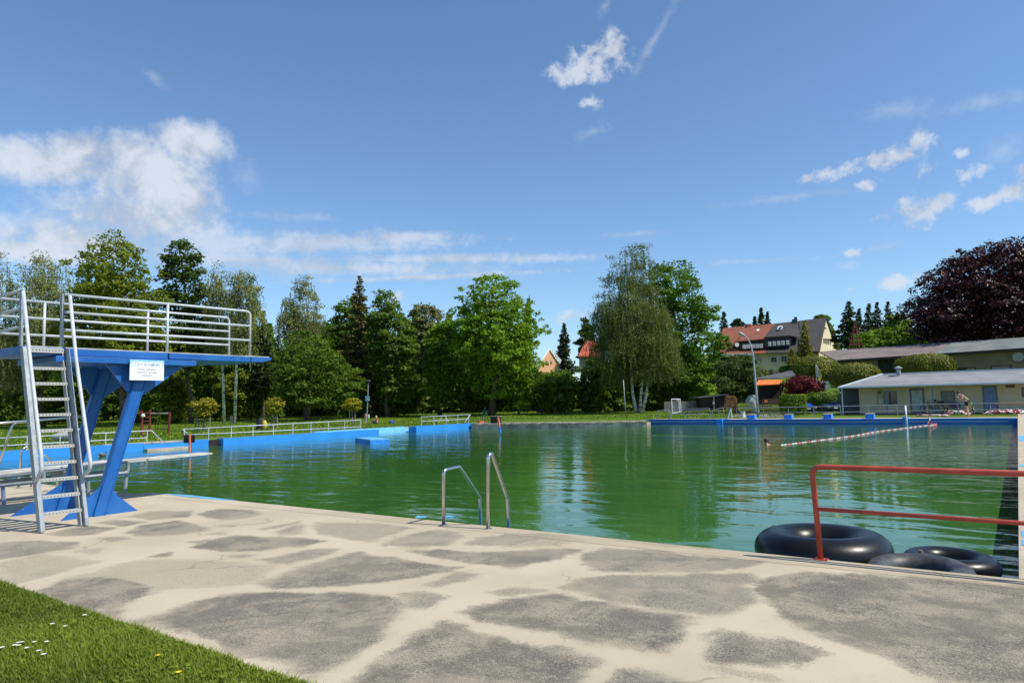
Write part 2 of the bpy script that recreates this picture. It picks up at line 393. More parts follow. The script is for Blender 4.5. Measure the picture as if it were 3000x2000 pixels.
def lobes_of(env, K, rel=.33, rmin=.6, rmax=2.3):
    y = env.samp(K); th = rng.random(K)*2*PI; h = env.hw(y)
    R = np.clip(rel*h*(.7+.6*rng.random(K)), rmin, rmax); R = np.minimum(R, np.maximum(h*.8, .3))
    rr = np.sqrt(.15+.85*rng.random(K))*np.clip(1-R/np.maximum(h, .1)*.5, 0, 1)
    P = env.pos(y, th, rr)
    bot = env.c[:, 2].min(); top = env.c[:, 2].max()
    P[:, 2] = np.clip(P[:, 2], bot+R*.3, top-R*.6)
    return P, R
def crown_broad(env, n, s, K=60, rel=.33, fill=.22, squash=.75, tw=16, spread=.15, up_=.5, rmax=2.3, rmin=.6):
    K = int(K*1.5); LP, LR = lobes_of(env, K, rel*.82, rmin, rmax)
    w_ = LR**2; cnt = np.maximum((w_/w_.sum()*n*(1-fill)/tw).astype(int), 3)
    idx = np.repeat(np.arange(K), cnt); m = len(idx)
    u = fib_dirs(m); u[:, 2] = np.where(u[:, 2] < -.1, -u[:, 2]*rng.random(m), u[:, 2]); u = unit(u)
    rad = LR[idx]*(.62+.45*rng.random(m)**.7)
    twp = LP[idx]+u*rad[:, None]*np.array([1, 1, squash])
    tidx = np.repeat(np.arange(m), tw); q = len(tidx)
    P = twp[tidx]+rng.normal(size=(q, 3))*spread*np.array([1.25, 1.25, .7])
    Nn = u[tidx]*.7+np.array([0, 0, up_])+rng.normal(size=(q, 3))*.45
    k = int(n*fill); y = env.samp(k); Pf = env.pos(y, rng.random(k)*2*PI, np.sqrt(rng.random(k))*.8); Nf = rng.normal(size=(k, 3))+np.array([0, 0, .5])
    return leaf_quads(np.concatenate([P, Pf]), np.concatenate([Nn, Nf]), s), LP, LR
def limbs(mb, base, top, r0, targets, n=14, frac=(.25, .85)):
    base = np.array(base, float); top = np.array(top, float)
    k = 7; pts = []
    for i in range(k):
        t = i/(k-1); p = base+(top-base)*t
        if 0 < i < k-1: p = p+rng.normal(size=3)*np.array([.12, .12, 0])*(1+r0*2)
        pts.append(p)
    mb.tube(pts, [r0*(1.35 if i == 0 else 1-.8*i/(k-1)) for i in range(k)], 8)
    sel = rng.permutation(len(targets))[:n]
    for j in sel:
        t = frac[0]+(frac[1]-frac[0])*rng.random(); i = t*(k-1); a = pts[int(i)]*(1-i % 1)+pts[min(int(i)+1, k-1)]*(i % 1)
        b = np.array(targets[j]);
        if b[2] < a[2]-.5: continue
        mid = (a+b)/2+np.array([0, 0, .1*np.linalg.norm(b-a)])+rng.normal(size=3)*.15
        r = r0*(1-.8*t)*.55; mb.tube([a, mid, b], [r, r*.6, r*.2], 5)
def tree(name, label, rows, D, lm, n=14000, s=.17, base=None, K=60, rel=.33, trunk=.25, bm=None, cat='tree', group=None, flat=.9, nl=14, **kw):
    env = Env(rows, D, flat)
    bx = base[0] if base else (rows[-1][1]+rows[-1][2])/2
    g = A(base[0], base[1], D) if base and len(base) > 1 else ground_at(bx, D)
    root = empty(name, g, label, cat, group)
    V, LP, LR = crown_broad(env, n, s, K, rel, **kw)
    npmesh('crown', V, 0, lm, root)
    if trunk:
        mb = MB(); tp = env.cen(np.array([env.py[0]+.18*(env.py[-1]-env.py[0])]))[0]
        limbs(mb, g-np.array([0, 0, .15]), tp, trunk, LP, nl); mb.build('trunk', bm or bark, root, smooth=True)
    return root
def weeping(name, label, rows, D, lm, strands=700, per=26, ln=(1.2, 3.5), s=.10, base=None, trunks=None, K=50, rel=.3, extra=.35, trunk=.2, bm=None, group=None, cat='tree', sway=.12):
    env = Env(rows, D, .85)
    g = A(base[0], base[1], D) if base and len(base) > 1 else ground_at(base[0] if base else (rows[-1][1]+rows[-1][2])/2, D)
    root = empty(name, g, label, cat, group)
    LP, LR = lobes_of(env, K, rel, .5, 1.8)
    w_ = LR**2; idx = rng.choice(K, strands, p=w_/w_.sum())
    u = fib_dirs(strands); u[:, 2] = np.abs(u[:, 2]); st = LP[idx]+u*LR[idx][:, None]*(.7+.4*rng.random((strands, 1)))
    L = ln[0]+(ln[1]-ln[0])*rng.random(strands)**1.5
    bot = env.c[-1, 2]
    L = np.minimum(L, np.maximum(st[:, 2]-bot+rng.normal(size=strands)*.5, .4))
    dr = u.copy(); dr[:, 2] = 0; dr = dr*.35+rng.normal(size=(strands, 3))*sway; dr[:, 2] = 0
    t = rng.random((strands, per)); t = t**.9
    P = st[:, None]+dr[:, None]*(np.sqrt(t)[..., None])*L[:, None, None]*.6; P[..., 2] -= t*L[:, None]
    P = P.reshape(-1, 3)+rng.normal(size=(strands*per, 3))*.06
    T = np.zeros_like(P); T[:, 2] = -1; T += rng.normal(size=T.shape)*.35
    V = leaf_long(P, T, s, .5)
    k = int(strands*per*extra); V2, LP2, _ = crown_broad(env, k, s*1.1, K, rel, spread=.22)
    npmesh('crown', np.concatenate([V, V2]), 0, lm, root)
    mb = MB()
    if trunks:
        for t_ in trunks:
            pts = [A(x, y, D) for x, y in t_]; k = len(pts)
            mb.tube(pts, [trunk*(1.25 if i == 0 else 1-.75*i/(k-1)) for i in range(k)], 8)
            for j in rng.permutation(len(LP))[:10]:
                a = pts[max(2, k-1-rng.integers(0, 3))]; b = LP[j]
                if b[2] > a[2]-1: mb.tube([a, (a+b)/2+[0, 0, .4], b], [trunk*.3, trunk*.18, .02], 5)
    else:
        limbs(mb, g-np.array([0, 0, .1]), env.cen(np.array([env.py[0]+.1*(env.py[-1]-env.py[0])]))[0], trunk, LP, 12)
    mb.build('trunk', bm or birchb, root, smooth=True)
    return root
def conifer(name, label, px, top, bot, hw, D, lm, s=.17, dens=1.0, cat='tree', group=None, gap=.5, droop=.28, lean=0):
    a = A(px+lean, top, D); b = A(px, bot, D); H_ = a[2]-b[2]; W = hw*D/F*(1.3 if 'spruce' in name else 1)
    g = ground_at(px, D); g[2] = min(g[2], b[2]) if b[2] < g[2]+3 else g[2]
    root = empty(name, g, label, cat, group)
    Vs = []; z = .15
    while z < H_:
        q = z/H_; l0 = W*(q**.85)*(.85+.3*rng.random())+.12
        nb = int((5+5*q))+1
        for k in range(nb):
            th = rng.random()*2*PI; l = l0*(.65+.5*rng.random()); d = np.array([math.cos(th), math.sin(th), 0]); o = a+(b-a)*q
            n = max(5, int(l*l*9*dens/(s/.17)**2+l*8*dens)); sp = rng.random(n)**.75
            wid = (1-sp*.75)*.24*l+.05
            P = o+d*(sp*l)[:, None]+np.cross(d, [0, 0, 1.])*(rng.normal(size=n)*wid)[:, None]
            P[:, 2] -= droop*l*np.sin(sp*2.2)+rng.random(n)*.25*(.4+l*.3)
            Vs.append(leaf_long(P, d+rng.normal(size=(n, 3))*.5+np.array([0, 0, -.35]), s, .5))
        z += gap*(.55+.45*q)
    npmesh('crown', np.concatenate(Vs), 0, lm, root)
    mb = MB(); mb.tube([g-[0, 0, .1], a-[0, 0, .3]], [.22*max(W/2.5, .3), .02], 7); mb.build('trunk', bark, root)
    return root
def bush(name, label, rows, D, lm, n=5000, s=.1, cat='shrub', group=None, flat=.8, shell=.8, lump=.12, stem=True, base=None):
    env = Env(rows, D, flat); g = ground_at((rows[-1][1]+rows[-1][2])/2, D)
    zb = env.c[:, 2].min(); g[2] = min(g[2], zb)
    if base == 'crown': g[2] = zb
    root = empty(name, g, label, cat, group)
    y = env.samp(n); th = rng.random(n)*2*PI; r = np.where(rng.random(n) < shell, .9+.12*rng.random(n), np.sqrt(rng.random(n))*.9)
    # closed top and bottom: points over the whole end rows too
    P = env.pos(y, th, r); ph = rng.random(3)*6; W = env.h.max()
    k = 5.5/W; lmp = np.sin(P[:, 0]*k+ph[0])*np.sin(P[:, 1]*k+ph[1])+np.sin(P[:, 2]*k*1.3+ph[2])*np.sin(P[:, 0]*k*1.7)
    cn = env.cen(y); P = P+(P-cn)*(lump*lmp)[:, None]*.5+rng.normal(size=P.shape)*s*.5
    mid = env.c.mean(0); Nn = unit(P-mid)*.9+np.array([0, 0, .35])+rng.normal(size=P.shape)*.4
    npmesh('foliage', leaf_quads(P, Nn, s), 0, lm, root)
    if stem:
        mb = MB(); c0 = env.cen(np.array([env.py[0]*.4+env.py[-1]*.6]))[0]
        for i in range(4): mb.tube([g+[0, 0, -.1], (g+c0)/2+rng.normal(size=3)*.15, c0+rng.normal(size=3)*W*.3], [.07, .05, .02], 5)
        mb.build('stem', bark, root)
    return root
def ell_rows(xl, xr, y0, y1, n=9, pw=1.0, bottom=.6):
    r = []; cx = (xl+xr)/2; h = (xr-xl)/2
    for i in range(n):
        t = i/(n-1); u = 2*t-1; ww = math.sqrt(max(0, 1-abs(u)**2.2))**pw if u < 0 else 1-(1-bottom)*u**2
        r.append((y0+(y1-y0)*t, cx-h*max(ww, .08), cx+h*max(ww, .08)))
    return r
L_oak = leafmat('oak_leaves', (.13, .24, .026)); L_bright = leafmat('bright_leaves', (.155, .275, .024), hue=(1.2, 1.1, .8))
L_dark = leafmat('dark_leaves', (.055, .105, .02)); L_mid = leafmat('mid_leaves', (.095, .17, .026))
L_olive = leafmat('olive_leaves', (.15, .20, .022)); L_birch = leafmat('birch_leaves', (.108, .152, .048), .3)
L_birch2 = leafmat('pale_birch_leaves', (.20, .235, .11), .3); L_spruce = leafmat('spruce_needles', (.028, .055, .026), .1)
L_brown = leafmat('brown_cone_needles', (.10, .10, .032), .1); L_purple = leafmat('copper_beech_leaves', (.040, .015, .018), .12, hue=(1.35, 1.0, .9), rough=.4)
L_gold = leafmat('golden_needles', (.20, .20, .035), .15); L_redm = leafmat('red_maple_leaves', (.085, .010, .015), .25, hue=(1.3, 1, 1))
L_hedge = leafmat('clipped_hedge_leaves', (.10, .15, .022), .25, hue=(1.7, 1.1, .7)); L_young = leafmat('young_maple_leaves', (.27, .28, .03), .4, hue=(1.25, 1.0, .8))
L_willow = leafmat('grey_willow_leaves', (.16, .19, .09), .25); L_grass = leafmat('grass_blades', (.12, .20, .022), .35, hue=(1.5, 1.1, 1))
# ---------------------------------------------------------------- trees (outlines in rows; depth in metres)
FG = 'trees at the edge of the meadow'
weeping('birch_tree', 'grey green weeping tree at the left edge, behind the ladder handrail', [(735, -60, 10), (790, -90, 55), (900, -110, 85), (1020, -110, 90), (1150, -90, 80)], 82, L_willow, 900, 22, base=(-20,), group=FG, extra=.5)
weeping('birch_tree', 'pale grey green birch left of the tall bright maple', [(733, 90, 140), (770, 75, 185), (850, 60, 200), (960, 60, 215), (1090, 75, 205)], 82, L_birch2, 800, 22, base=(130,), group=FG, extra=.6, bm=bark)
tree('maple_tree', 'tall bright green maple above the diving tower railing', [(675, 310, 355), (710, 255, 395), (770, 225, 440), (850, 200, 470), (940, 180, 500), (1040, 190, 520), (1120, 220, 500)], 78, L_olive, 46000, .17, base=(370, 1243), K=110, trunk=.38, group=FG, nl=26)
tree('maple_tree', 'dark green tree with a rounded top behind the tower railing', [(709, 500, 560), (740, 470, 595), (820, 465, 600), (900, 470, 620), (980, 480, 640), (1060, 500, 640)], 84, L_dark, 16000, .18, base=(560,), K=60, group=FG)
weeping('birch_tree', 'slender birch with drooping twigs right of the dark rounded tree', [(762, 615, 660), (800, 608, 672), (880, 612, 680), (960, 610, 700), (1050, 605, 710)], 82, L_birch2, 420, 22, base=(650,), trunks=[[(657, 1246), (652, 1050), (645, 920), (640, 800)]], trunk=.16, K=26, group=FG, extra=.4)
weeping('birch_tree', 'birch with a leaning white stem above the end of the railing', [(792, 690, 735), (830, 670, 752), (900, 665, 768), (960, 670, 752), (1060, 660, 740)], 80, L_birch2, 520, 22, base=(690,), trunks=[[(688, 1244), (695, 1000), (705, 900), (715, 810)]], trunk=.15, K=30, group=FG, extra=.35)
conifer('spruce_tree', 'dark spruce just right of the diving platform tip', 772, 908, 1130, 38, 90, L_spruce, .2, group='spruces')
conifer('spruce_tree', 'small bluish spruce tip between the dark spruce and the tall birch', 815, 980, 1100, 26, 110, L_spruce, .2, .8, group='spruces')
weeping('birch_tree', 'tall airy birch standing clear against the sky left of the brown spruce', [(805, 870, 905), (850, 850, 930), (910, 825, 942), (960, 815, 945), (1010, 830, 940), (1090, 850, 930)], 98, L_birch2, 800, 24, base=(900,), trunks=[[(905, 1215), (908, 1000), (900, 900), (888, 830)]], trunk=.2, K=42, rel=.26, group=FG, extra=.5)
tree('hornbeam_tree', 'broad dark hornbeam with a low forked trunk on the meadow', [(970, 840, 900), (1000, 815, 960), (1050, 800, 1030), (1110, 800, 1055), (1170, 810, 1045), (1195, 850, 1020)], 84, L_mid, 20000, .16, base=(903, 1230), K=70, trunk=.3, group=FG, squash=.6)
tree('oak_tree', 'loose dark oak behind the brown topped spruce', [(868, 1010, 1060), (900, 975, 1080), (960, 955, 1090), (1040, 960, 1100), (1110, 980, 1100)], 100, L_mid, 15000, .18, base=(1030,), K=50, group=FG, nl=24)
conifer('spruce_tree', 'brown topped spruce rising above the oaks', 1053, 805, 1120, 62, 94, L_brown, .19, 1.2, group='spruces', droop=.35)
tree('ash_tree', 'mid green ash with airy top right of the brown spruce', [(850, 1105, 1150), (890, 1085, 1180), (950, 1075, 1205), (1030, 1075, 1230), (1110, 1080, 1235), (1180, 1100, 1215)], 90, L_mid, 24000, .17, base=(1135,), K=75, group=FG, nl=24)
tree('willow_tree', 'grey green rounded crown between the ash and the big bright oak', [(888, 1215, 1270), (915, 1190, 1300), (970, 1180, 1315), (1060, 1190, 1310)], 106, L_willow, 12000, .19, base=(1250,), K=45, group=FG)
tree('oak_tree', 'shaded oak standing left in front of the big bright oak', [(945, 1265, 1320), (1000, 1235, 1345), (1080, 1225, 1350), (1150, 1235, 1340), (1195, 1260, 1320)], 92, L_oak, 14000, .18, base=(1290,), K=45, group=FG)
tree('oak_tree', 'big bright green oak in the middle of the tree line', [(806, 1400, 1470), (830, 1370, 1530), (880, 1335, 1545), (950, 1315, 1590), (1020, 1320, 1600), (1080, 1340, 1590), (1130, 1360, 1560), (1170, 1390, 1500)], 88, L_bright, 36000, .18, base=(1440,), K=100, rel=.27, trunk=.4, group=FG, nl=34)
conifer('spruce_tree', 'dark spruce behind the orange gable house', 1652, 945, 1085, 30, 150, L_spruce, .3, .9, group='spruces')
tree('conifer_tree', 'pointed dark green tree beside the red roof, left of the weeping birch', [(930, 1712, 1722), (965, 1695, 1740), (1010, 1690, 1745), (1050, 1690, 1745)], 140, L_dark, 5000, .28, K=24, group=FG)
tree('linden_tree', 'dense green linden right behind the weeping birch', [(770, 1915, 2035), (800, 1885, 2055), (850, 1880, 2072), (920, 1885, 2098), (1000, 1890, 2122), (1070, 1890, 2128), (1130, 1890, 2108), (1180, 1920, 2065)], 94, leafmat('linden_leaves', (.085, .18, .020)), 36000, .18, base=(1975,), K=110, rel=.24, trunk=.4, group=FG)
weeping('birch_tree', 'tall weeping birch with three white trunks by the far pool edge', [(715, 1822, 1880), (745, 1795, 1912), (800, 1772, 1922), (860, 1752, 1930), (905, 1732, 1952), (960, 1725, 1975), (1030, 1740, 1982), (1085, 1770, 1975), (1125, 1800, 1955)],
        84.4, L_birch, 3600, 32, (1.5, 4.4), .08, base=(1872, 1214), K=90, rel=.25, trunk=.2, group=FG, extra=.3,
        trunks=[[(1866, 1218), (1853, 1150), (1850, 1080), (1845, 980), (1838, 860), (1835, 760)], [(1874, 1217), (1878, 1150), (1885, 1090), (1890, 980), (1885, 870)], [(1880, 1216), (1893, 1160), (1899, 1110), (1904, 1030), (1925, 900)]])
# understory bushes
def hb(label, xl, xr, y0, y1, D, lm, n=9000, s=.17, K=40, **k): return tree('bush', label, ell_rows(xl, xr, y0, y1, 7, 1, .85), D, lm, n, s, K=K, trunk=.1, nl=8, cat='bush', group='bushes along the meadow edge', **k)
hb('bright bush below the right side of the big oak', 1480, 1565, 1078, 1205, 90, L_oak)
hb('rounded green bush in front of the orange gable house', 1555, 1700, 1078, 1208, 91, L_mid, 14000)
hb('tall dark bush between orange gable house and weeping birch', 1690, 1800, 1040, 1210, 92, L_mid, 16000)
hb('dark bush left behind the birch trunks', 1760, 1880, 1040, 1212, 93, L_mid, 12000)
hb('dark bush right behind the birch trunks', 1850, 1950, 1070, 1212, 93, L_mid, 9000)
hb('dark bush under the linden crown', 1930, 2080, 1100, 1195, 100, L_dark, 9000)
hb('light green young bush right of the linden', 2025, 2085, 1092, 1200, 90, L_bright, 5000)
hb('dark bush below the big oak', 1330, 1500, 1080, 1208, 93, L_mid, 13000)
hb('dark bush below the ash', 1120, 1250, 1070, 1212, 96, L_mid, 11000)
hb('green bush left of the assembly point sign', 990, 1090, 1090, 1225, 92, L_mid, 9000)
hb('dark bush right of the assembly point sign', 1080, 1170, 1100, 1222, 93, L_mid, 9000)
hb('dark bush left of the hornbeam', 680, 830, 1020, 1225, 92, L_mid, 14000)
hb('light bush behind the young staked maple', 470, 560, 1090, 1240, 86, L_olive, 7000)
hb('dark bush behind the blue tower legs', 360, 520, 1040, 1240, 92, L_mid, 13000)
hb('green bush behind the ladder', 180, 330, 1020, 1235, 92, L_mid, 13000)
hb('dark bush at the left edge below the platform', -60, 120, 1010, 1240, 92, L_mid, 13000)
hb('green bush below the platform tip', 560, 700, 1000, 1225, 94, L_mid, 13000)
hb('dark bush at the foot of the ladder side trees', 90, 230, 1060, 1238, 95, L_mid, 11000)
hb('pale green bush below the slender birch', 640, 760, 1080, 1222, 90, L_olive, 8000)
# far wood read as one mass
def woodland():
    n = 160000; D = 104+rng.random(n)*22; px = -260+rng.random(n)*2320
    hh = 11.0+3.0*np.sin(px*.021)+2.0*np.sin(px*.057+1)+1.2*np.sin(px*.13)
    hh = np.where(px < 1180, np.minimum(hh*1.35, 13.8), hh); hh = np.where(px > 1560, hh*.42, hh); hh = np.where(px > 1930, hh*1.4, hh)
    base = np.array([A(x, 1200, d) for x, d in zip(px, D)]); z0 = gz(base[:, 0], base[:, 1])
    P = base.copy(); P[:, 2] = z0+rng.random(n)**.8*hh
    Nn = rng.normal(size=(n, 3))+np.array([0, 0, .6])-fwd*.6
    o = npmesh('woodland', leaf_quads(P, Nn, .38), 0, L_mid)
    tag(o, 'dense shaded woodland undergrowth behind the meadow trees', 'woodland', kind='stuff')
woodland()
# right hand side
conifer('spruce_tree', 'spruce tip seen left of the red tiled roof', 2120, 912, 1010, 20, 135, L_spruce, .26, group='spruces')
tree('pine_tree', 'small rounded pine behind the red tiled roof', ell_rows(2142, 2176, 935, 975, 6), 150, L_spruce, 2200, .26, K=14, trunk=.2, group='trees behind the houses')
conifer('spruce_tree', 'leftmost of the three spruce tips behind the chimneys', 2211, 926, 990, 10, 190, L_spruce, .35, group='spruces')
conifer('spruce_tree', 'tallest of the three spruce tips behind the chimneys', 2230, 900, 990, 14, 185, L_spruce, .35, group='spruces')
conifer('spruce_tree', 'rightmost of the three spruce tips behind the chimneys', 2248, 912, 990, 11, 185, L_spruce, .35, group='spruces')
tree('tree', 'pale green tree peeking out behind the yellow gable', [(925, 2385, 2420), (950, 2395, 2435), (990, 2420, 2455), (1020, 2430, 2462)], 140, L_mid, 5000, .25, K=22, group='trees behind the houses')
conifer('spruce_tree', 'large dark spruce right of the yellow gable', 2487, 880, 1010, 40, 116, L_spruce, .22, 1.3, group='spruces')
conifer('spruce_tree', 'spruce close behind the right side of the large dark spruce', 2517, 902, 1000, 18, 122, L_spruce, .24, group='spruces')
conifer('spruce_tree', 'first of the three slim spruces before the copper beech', 2545, 887, 985, 20, 128, L_spruce, .24, group='spruces')
conifer('spruce_tree', 'middle of the three slim spruces before the copper beech', 2570, 883, 985, 18, 128, L_spruce, .24, group='spruces')
conifer('spruce_tree', 'last of the three slim spruces, next to the copper beech', 2601, 882, 985, 18, 128, L_spruce, .24, group='spruces')
tree('tree', 'light green rounded tree behind the lattice mast', [(965, 2540, 2640), (985, 2500, 2690), (1010, 2475, 2715), (1030, 2470, 2720)], 112, L_oak, 16000, .2, K=55, group='trees behind the houses')
tree('beech_tree', 'light green tree in front of the copper beech', [(925, 2600, 2650), (950, 2595, 2670), (985, 2590, 2680)], 111, L_oak, 5000, .2, K=20, group='trees behind the houses')
tree('copper_beech', 'huge dark purple copper beech over the long roof', [(698, 2930, 3010), (725, 2850, 3060), (760, 2770, 3110), (810, 2710, 3160), (860, 2685, 3190), (910, 2640, 3200), (960, 2660, 3200), (1020, 2720, 3150)], 98, L_purple, 80000, .2, K=170, rel=.22, trunk=.5, group=None, nl=30, flat=.6, spread=.24)
tree('beech_tree', 'dense dark green tree in front of the house left of the street lamp', [(1038, 2135, 2190), (1060, 2105, 2215), (1100, 2088, 2225), (1150, 2085, 2228), (1180, 2100, 2215)], 80, leafmat('whitebeam_leaves', (.07, .12, .045)), 15000, .13, K=55, trunk=.2, group='trees by the pool entrance')
conifer('golden_cypress', 'tall golden cypress in front of the yellow gable', 2358, 937, 1045, 25, 96, L_gold, .13, 2.2, cat='tree', group='golden cypresses', droop=-.1, gap=.35)
conifer('golden_cypress', 'small golden cypress beside the two barred windows', 2322, 1018, 1075, 22, 92, L_gold, .13, 1.8, cat='tree', group='golden cypresses', droop=-.1, gap=.35)
conifer('dwarf_conifer', 'small dark cone shaped conifer in the terraced garden', 2259, 1078, 1101, 8, 96, L_dark, .1, 2.5, cat='shrub', gap=.25)
GH = 'clipped rounded hedges'
bush('rounded_hedge', 'large clipped rounded hedge above the red maple', ell_rows(2322, 2450, 1040, 1130, 11, 1, .45), 84, L_hedge, 9000, .11, group=GH)
bush('rounded_hedge', 'clipped rounded hedge behind the left end of the pool building roof', ell_rows(2432, 2572, 1062, 1138, 11, 1, .45), 76, L_hedge, 9000, .11, group=GH)
bush('rounded_hedge', 'clipped rounded hedge above the roof vent', ell_rows(2636, 2786, 1035, 1100, 11, 1, .7), 79, L_hedge, 9000, .11, group=GH)
bush('red_maple_bush', 'dark red maple bush beside the orange awning', [(1099, 2335, 2350), (1106, 2315, 2372), (1116, 2306, 2395), (1128, 2303, 2404), (1145, 2308, 2402), (1163, 2318, 2392)], 76, L_redm, 6000, .10, cat='bush', lump=.5, shell=.55)
bush('square_hedge', 'boxy green hedge behind the railing by the parked cars', [(1156, 2295, 2350), (1165, 2288, 2358), (1185, 2287, 2359), (1205, 2290, 2355), (1212, 2296, 2350)], 66, L_oak, 6000, .09, cat='hedge', lump=.1)
bush('laurel_bush', 'dark loose bush between hedge and parked cars', [(1150, 2375, 2425), (1163, 2360, 2440), (1172, 2362, 2442), (1180, 2372, 2425)], 70, L_mid, 4000, .1, cat='bush')
bush('garden_bush', 'low golden bush on the garden terrace', ell_rows(2225, 2245, 1078, 1105, 5), 95, L_hedge, 900, .12, cat='bush')
bush('garden_bush', 'spreading green bush under the small golden cypress', ell_rows(2285, 2330, 1068, 1096, 5), 93, L_mid, 1500, .12, cat='bush')
bush('white_flower_bush', 'pale flowering bush seen through the porch', ell_rows(2498, 2522, 1165, 1185, 5), 80, leafmat('white_blossom', (.5, .5, .4)), 700, .08, cat='bush')
# young staked trees
def young(label, xl, xr, y0, y1, by, D, stakes):
    g = A((xl+xr)/2, by, D); r = empty('young_maple', g, label, 'young tree', 'young staked maples')
    env = Env([(y0, (xl*.6+xr*.4), (xl*.4+xr*.6)), (y0+(y1-y0)*.25, xl+4, xr-4), (y0+(y1-y0)*.6, xl, xr), (y1, xl+8, xr-8)], D)
    V, LP, LR = crown_broad(env, 2600, .09, 22, .4, rmin=.25, spread=.1)
    npmesh('crown', V, 0, L_young, r)
    mb = MB(); limbs(mb, g, env.c[1], .05, LP, 8, (.5, .9)); mb.build('trunk', bark, r)
    for (x, yt, yb) in stakes:
        MB().tube([A(x[0], yt, D+(x[2] if len(x) > 2 else 0)), A(x[1], yb, D+(x[2] if len(x) > 2 else 0))], .05, 7).build('stake', greywood, r)
    return r
young('young yellow green maple between wooden stakes behind the railing start', 565, 632, 1166, 1216, 1273, 56, [((576, 570, .5), 1225, 1274), ((582, 579), 1226, 1274), ((597, 594, .6), 1224, 1275), ((601, 599), 1224, 1272), ((615, 613), 1220, 1270)])
young('young yellow green maple on two curved stakes', 780, 826, 1167, 1209, 1258, 58, [((796, 794, .4), 1214, 1258), ((802, 800), 1212, 1257), ((812, 811), 1212, 1256)])
young('young maple with three stakes left of the person in pink', 1008, 1057, 1166, 1204, 1244, 64, [((1024, 1024), 1206, 1243), ((1032, 1032), 1205, 1244), ((1040, 1040), 1205, 1243)])
# ---------------------------------------------------------------- ground, pool, water
def grassmat():
    m = bpy.data.materials.new('meadow_grass'); m.use_nodes = True; N = NT(m.node_tree); b = N.n['Principled BSDF']; b.inputs['Roughness'].default_value = .9
    b.inputs['Specular IOR Level'].default_value = .1
    g = N.new('ShaderNodeNewGeometry').outputs['Position']
    n = N.noise(g, .35, 7, .65); n2 = N.noise(g, 6, 6, .7); n3 = N.noise(g, 1.1, 7, .75)
    c = N.mix(N.mapr(n, .3, .7), (.085, .16, .016), (.15, .21, .024)); c = N.mix(N.mapr(n2, .35, .65, 0, .45), c, (.045, .09, .012))
    c = N.mix(N.mapr(n3, .6, .7, 0, .55), c, (.30, .27, .02))
    N.l.new(c, b.inputs['Base Color'])
    bn = N.new('ShaderNodeBump'); bn.inputs['Distance'].default_value = .12; N.l.new(n2, bn.inputs['Height']); N.l.new(bn.outputs[0], b.inputs['Normal'])
    return m
GM = grassmat()
WZ = -.38
PXL, PXR, PYN, PYF = -36.6, -.1, 7.88, 56.0
def sheet(name, m, x0, x1, y0, y1, nx, ny, z=None, uz=0.):
    xs = np.linspace(x0, x1, nx+1); ys = np.linspace(y0, y1, ny+1)
    X, Y = np.meshgrid(xs, ys); Z = gz(X, Y)+uz if z is None else np.full_like(X, z)
    me = bpy.data.meshes.new(name); me.from_pydata([tuple(p) for p in np.stack([X, Y, Z], -1).reshape(-1, 3)], [],
        [(j*(nx+1)+i, j*(nx+1)+i+1, (j+1)*(nx+1)+i+1, (j+1)*(nx+1)+i) for j in range(ny) for i in range(nx)])
    me.materials.append(m); o = bpy.data.objects.new(name, me); C.objects.link(o); return struct(o)
# meadow as one ring-shaped ground sheet around the pool, out to the horizon
def ground():
    xs = np.concatenate([[-1500, -700, -400], np.arange(-300, -41, 6.), [-39.6, -38.4, PXL-.3, -25.7, PXR+.3, 5, 10], np.arange(16, 200, 8.), [400, 900]])
    ys = np.concatenate([[-60, -20, 0, 2.95, 7.3, 20, 32.5, 41.5, 49], [56.3], np.arange(60, 260, 6.), [400, 700, 1600]])
    X, Y = np.meshgrid(xs, ys); Z = gz(X, Y)-.03
    nx = len(xs); f = []
    for j in range(len(ys)-1):
        for i in range(nx-1):
            cx = (xs[i]+xs[i+1])/2; cy = (ys[j]+ys[j+1])/2
            if (-39.6 if 32.5 < cy < 41.5 else -38.4) < cx < PXR+.3 and 2.95 < cy < 56.3: continue
            f.append((j*nx+i, j*nx+i+1, (j+1)*nx+i+1, (j+1)*nx+i))
    me = bpy.data.meshes.new('ground'); me.from_pydata([tuple(p) for p in np.stack([X, Y, Z], -1).reshape(-1, 3)], [], f)
    me.materials.append(GM); o = bpy.data.objects.new('ground', me); C.objects.link(o); struct(o)
ground()
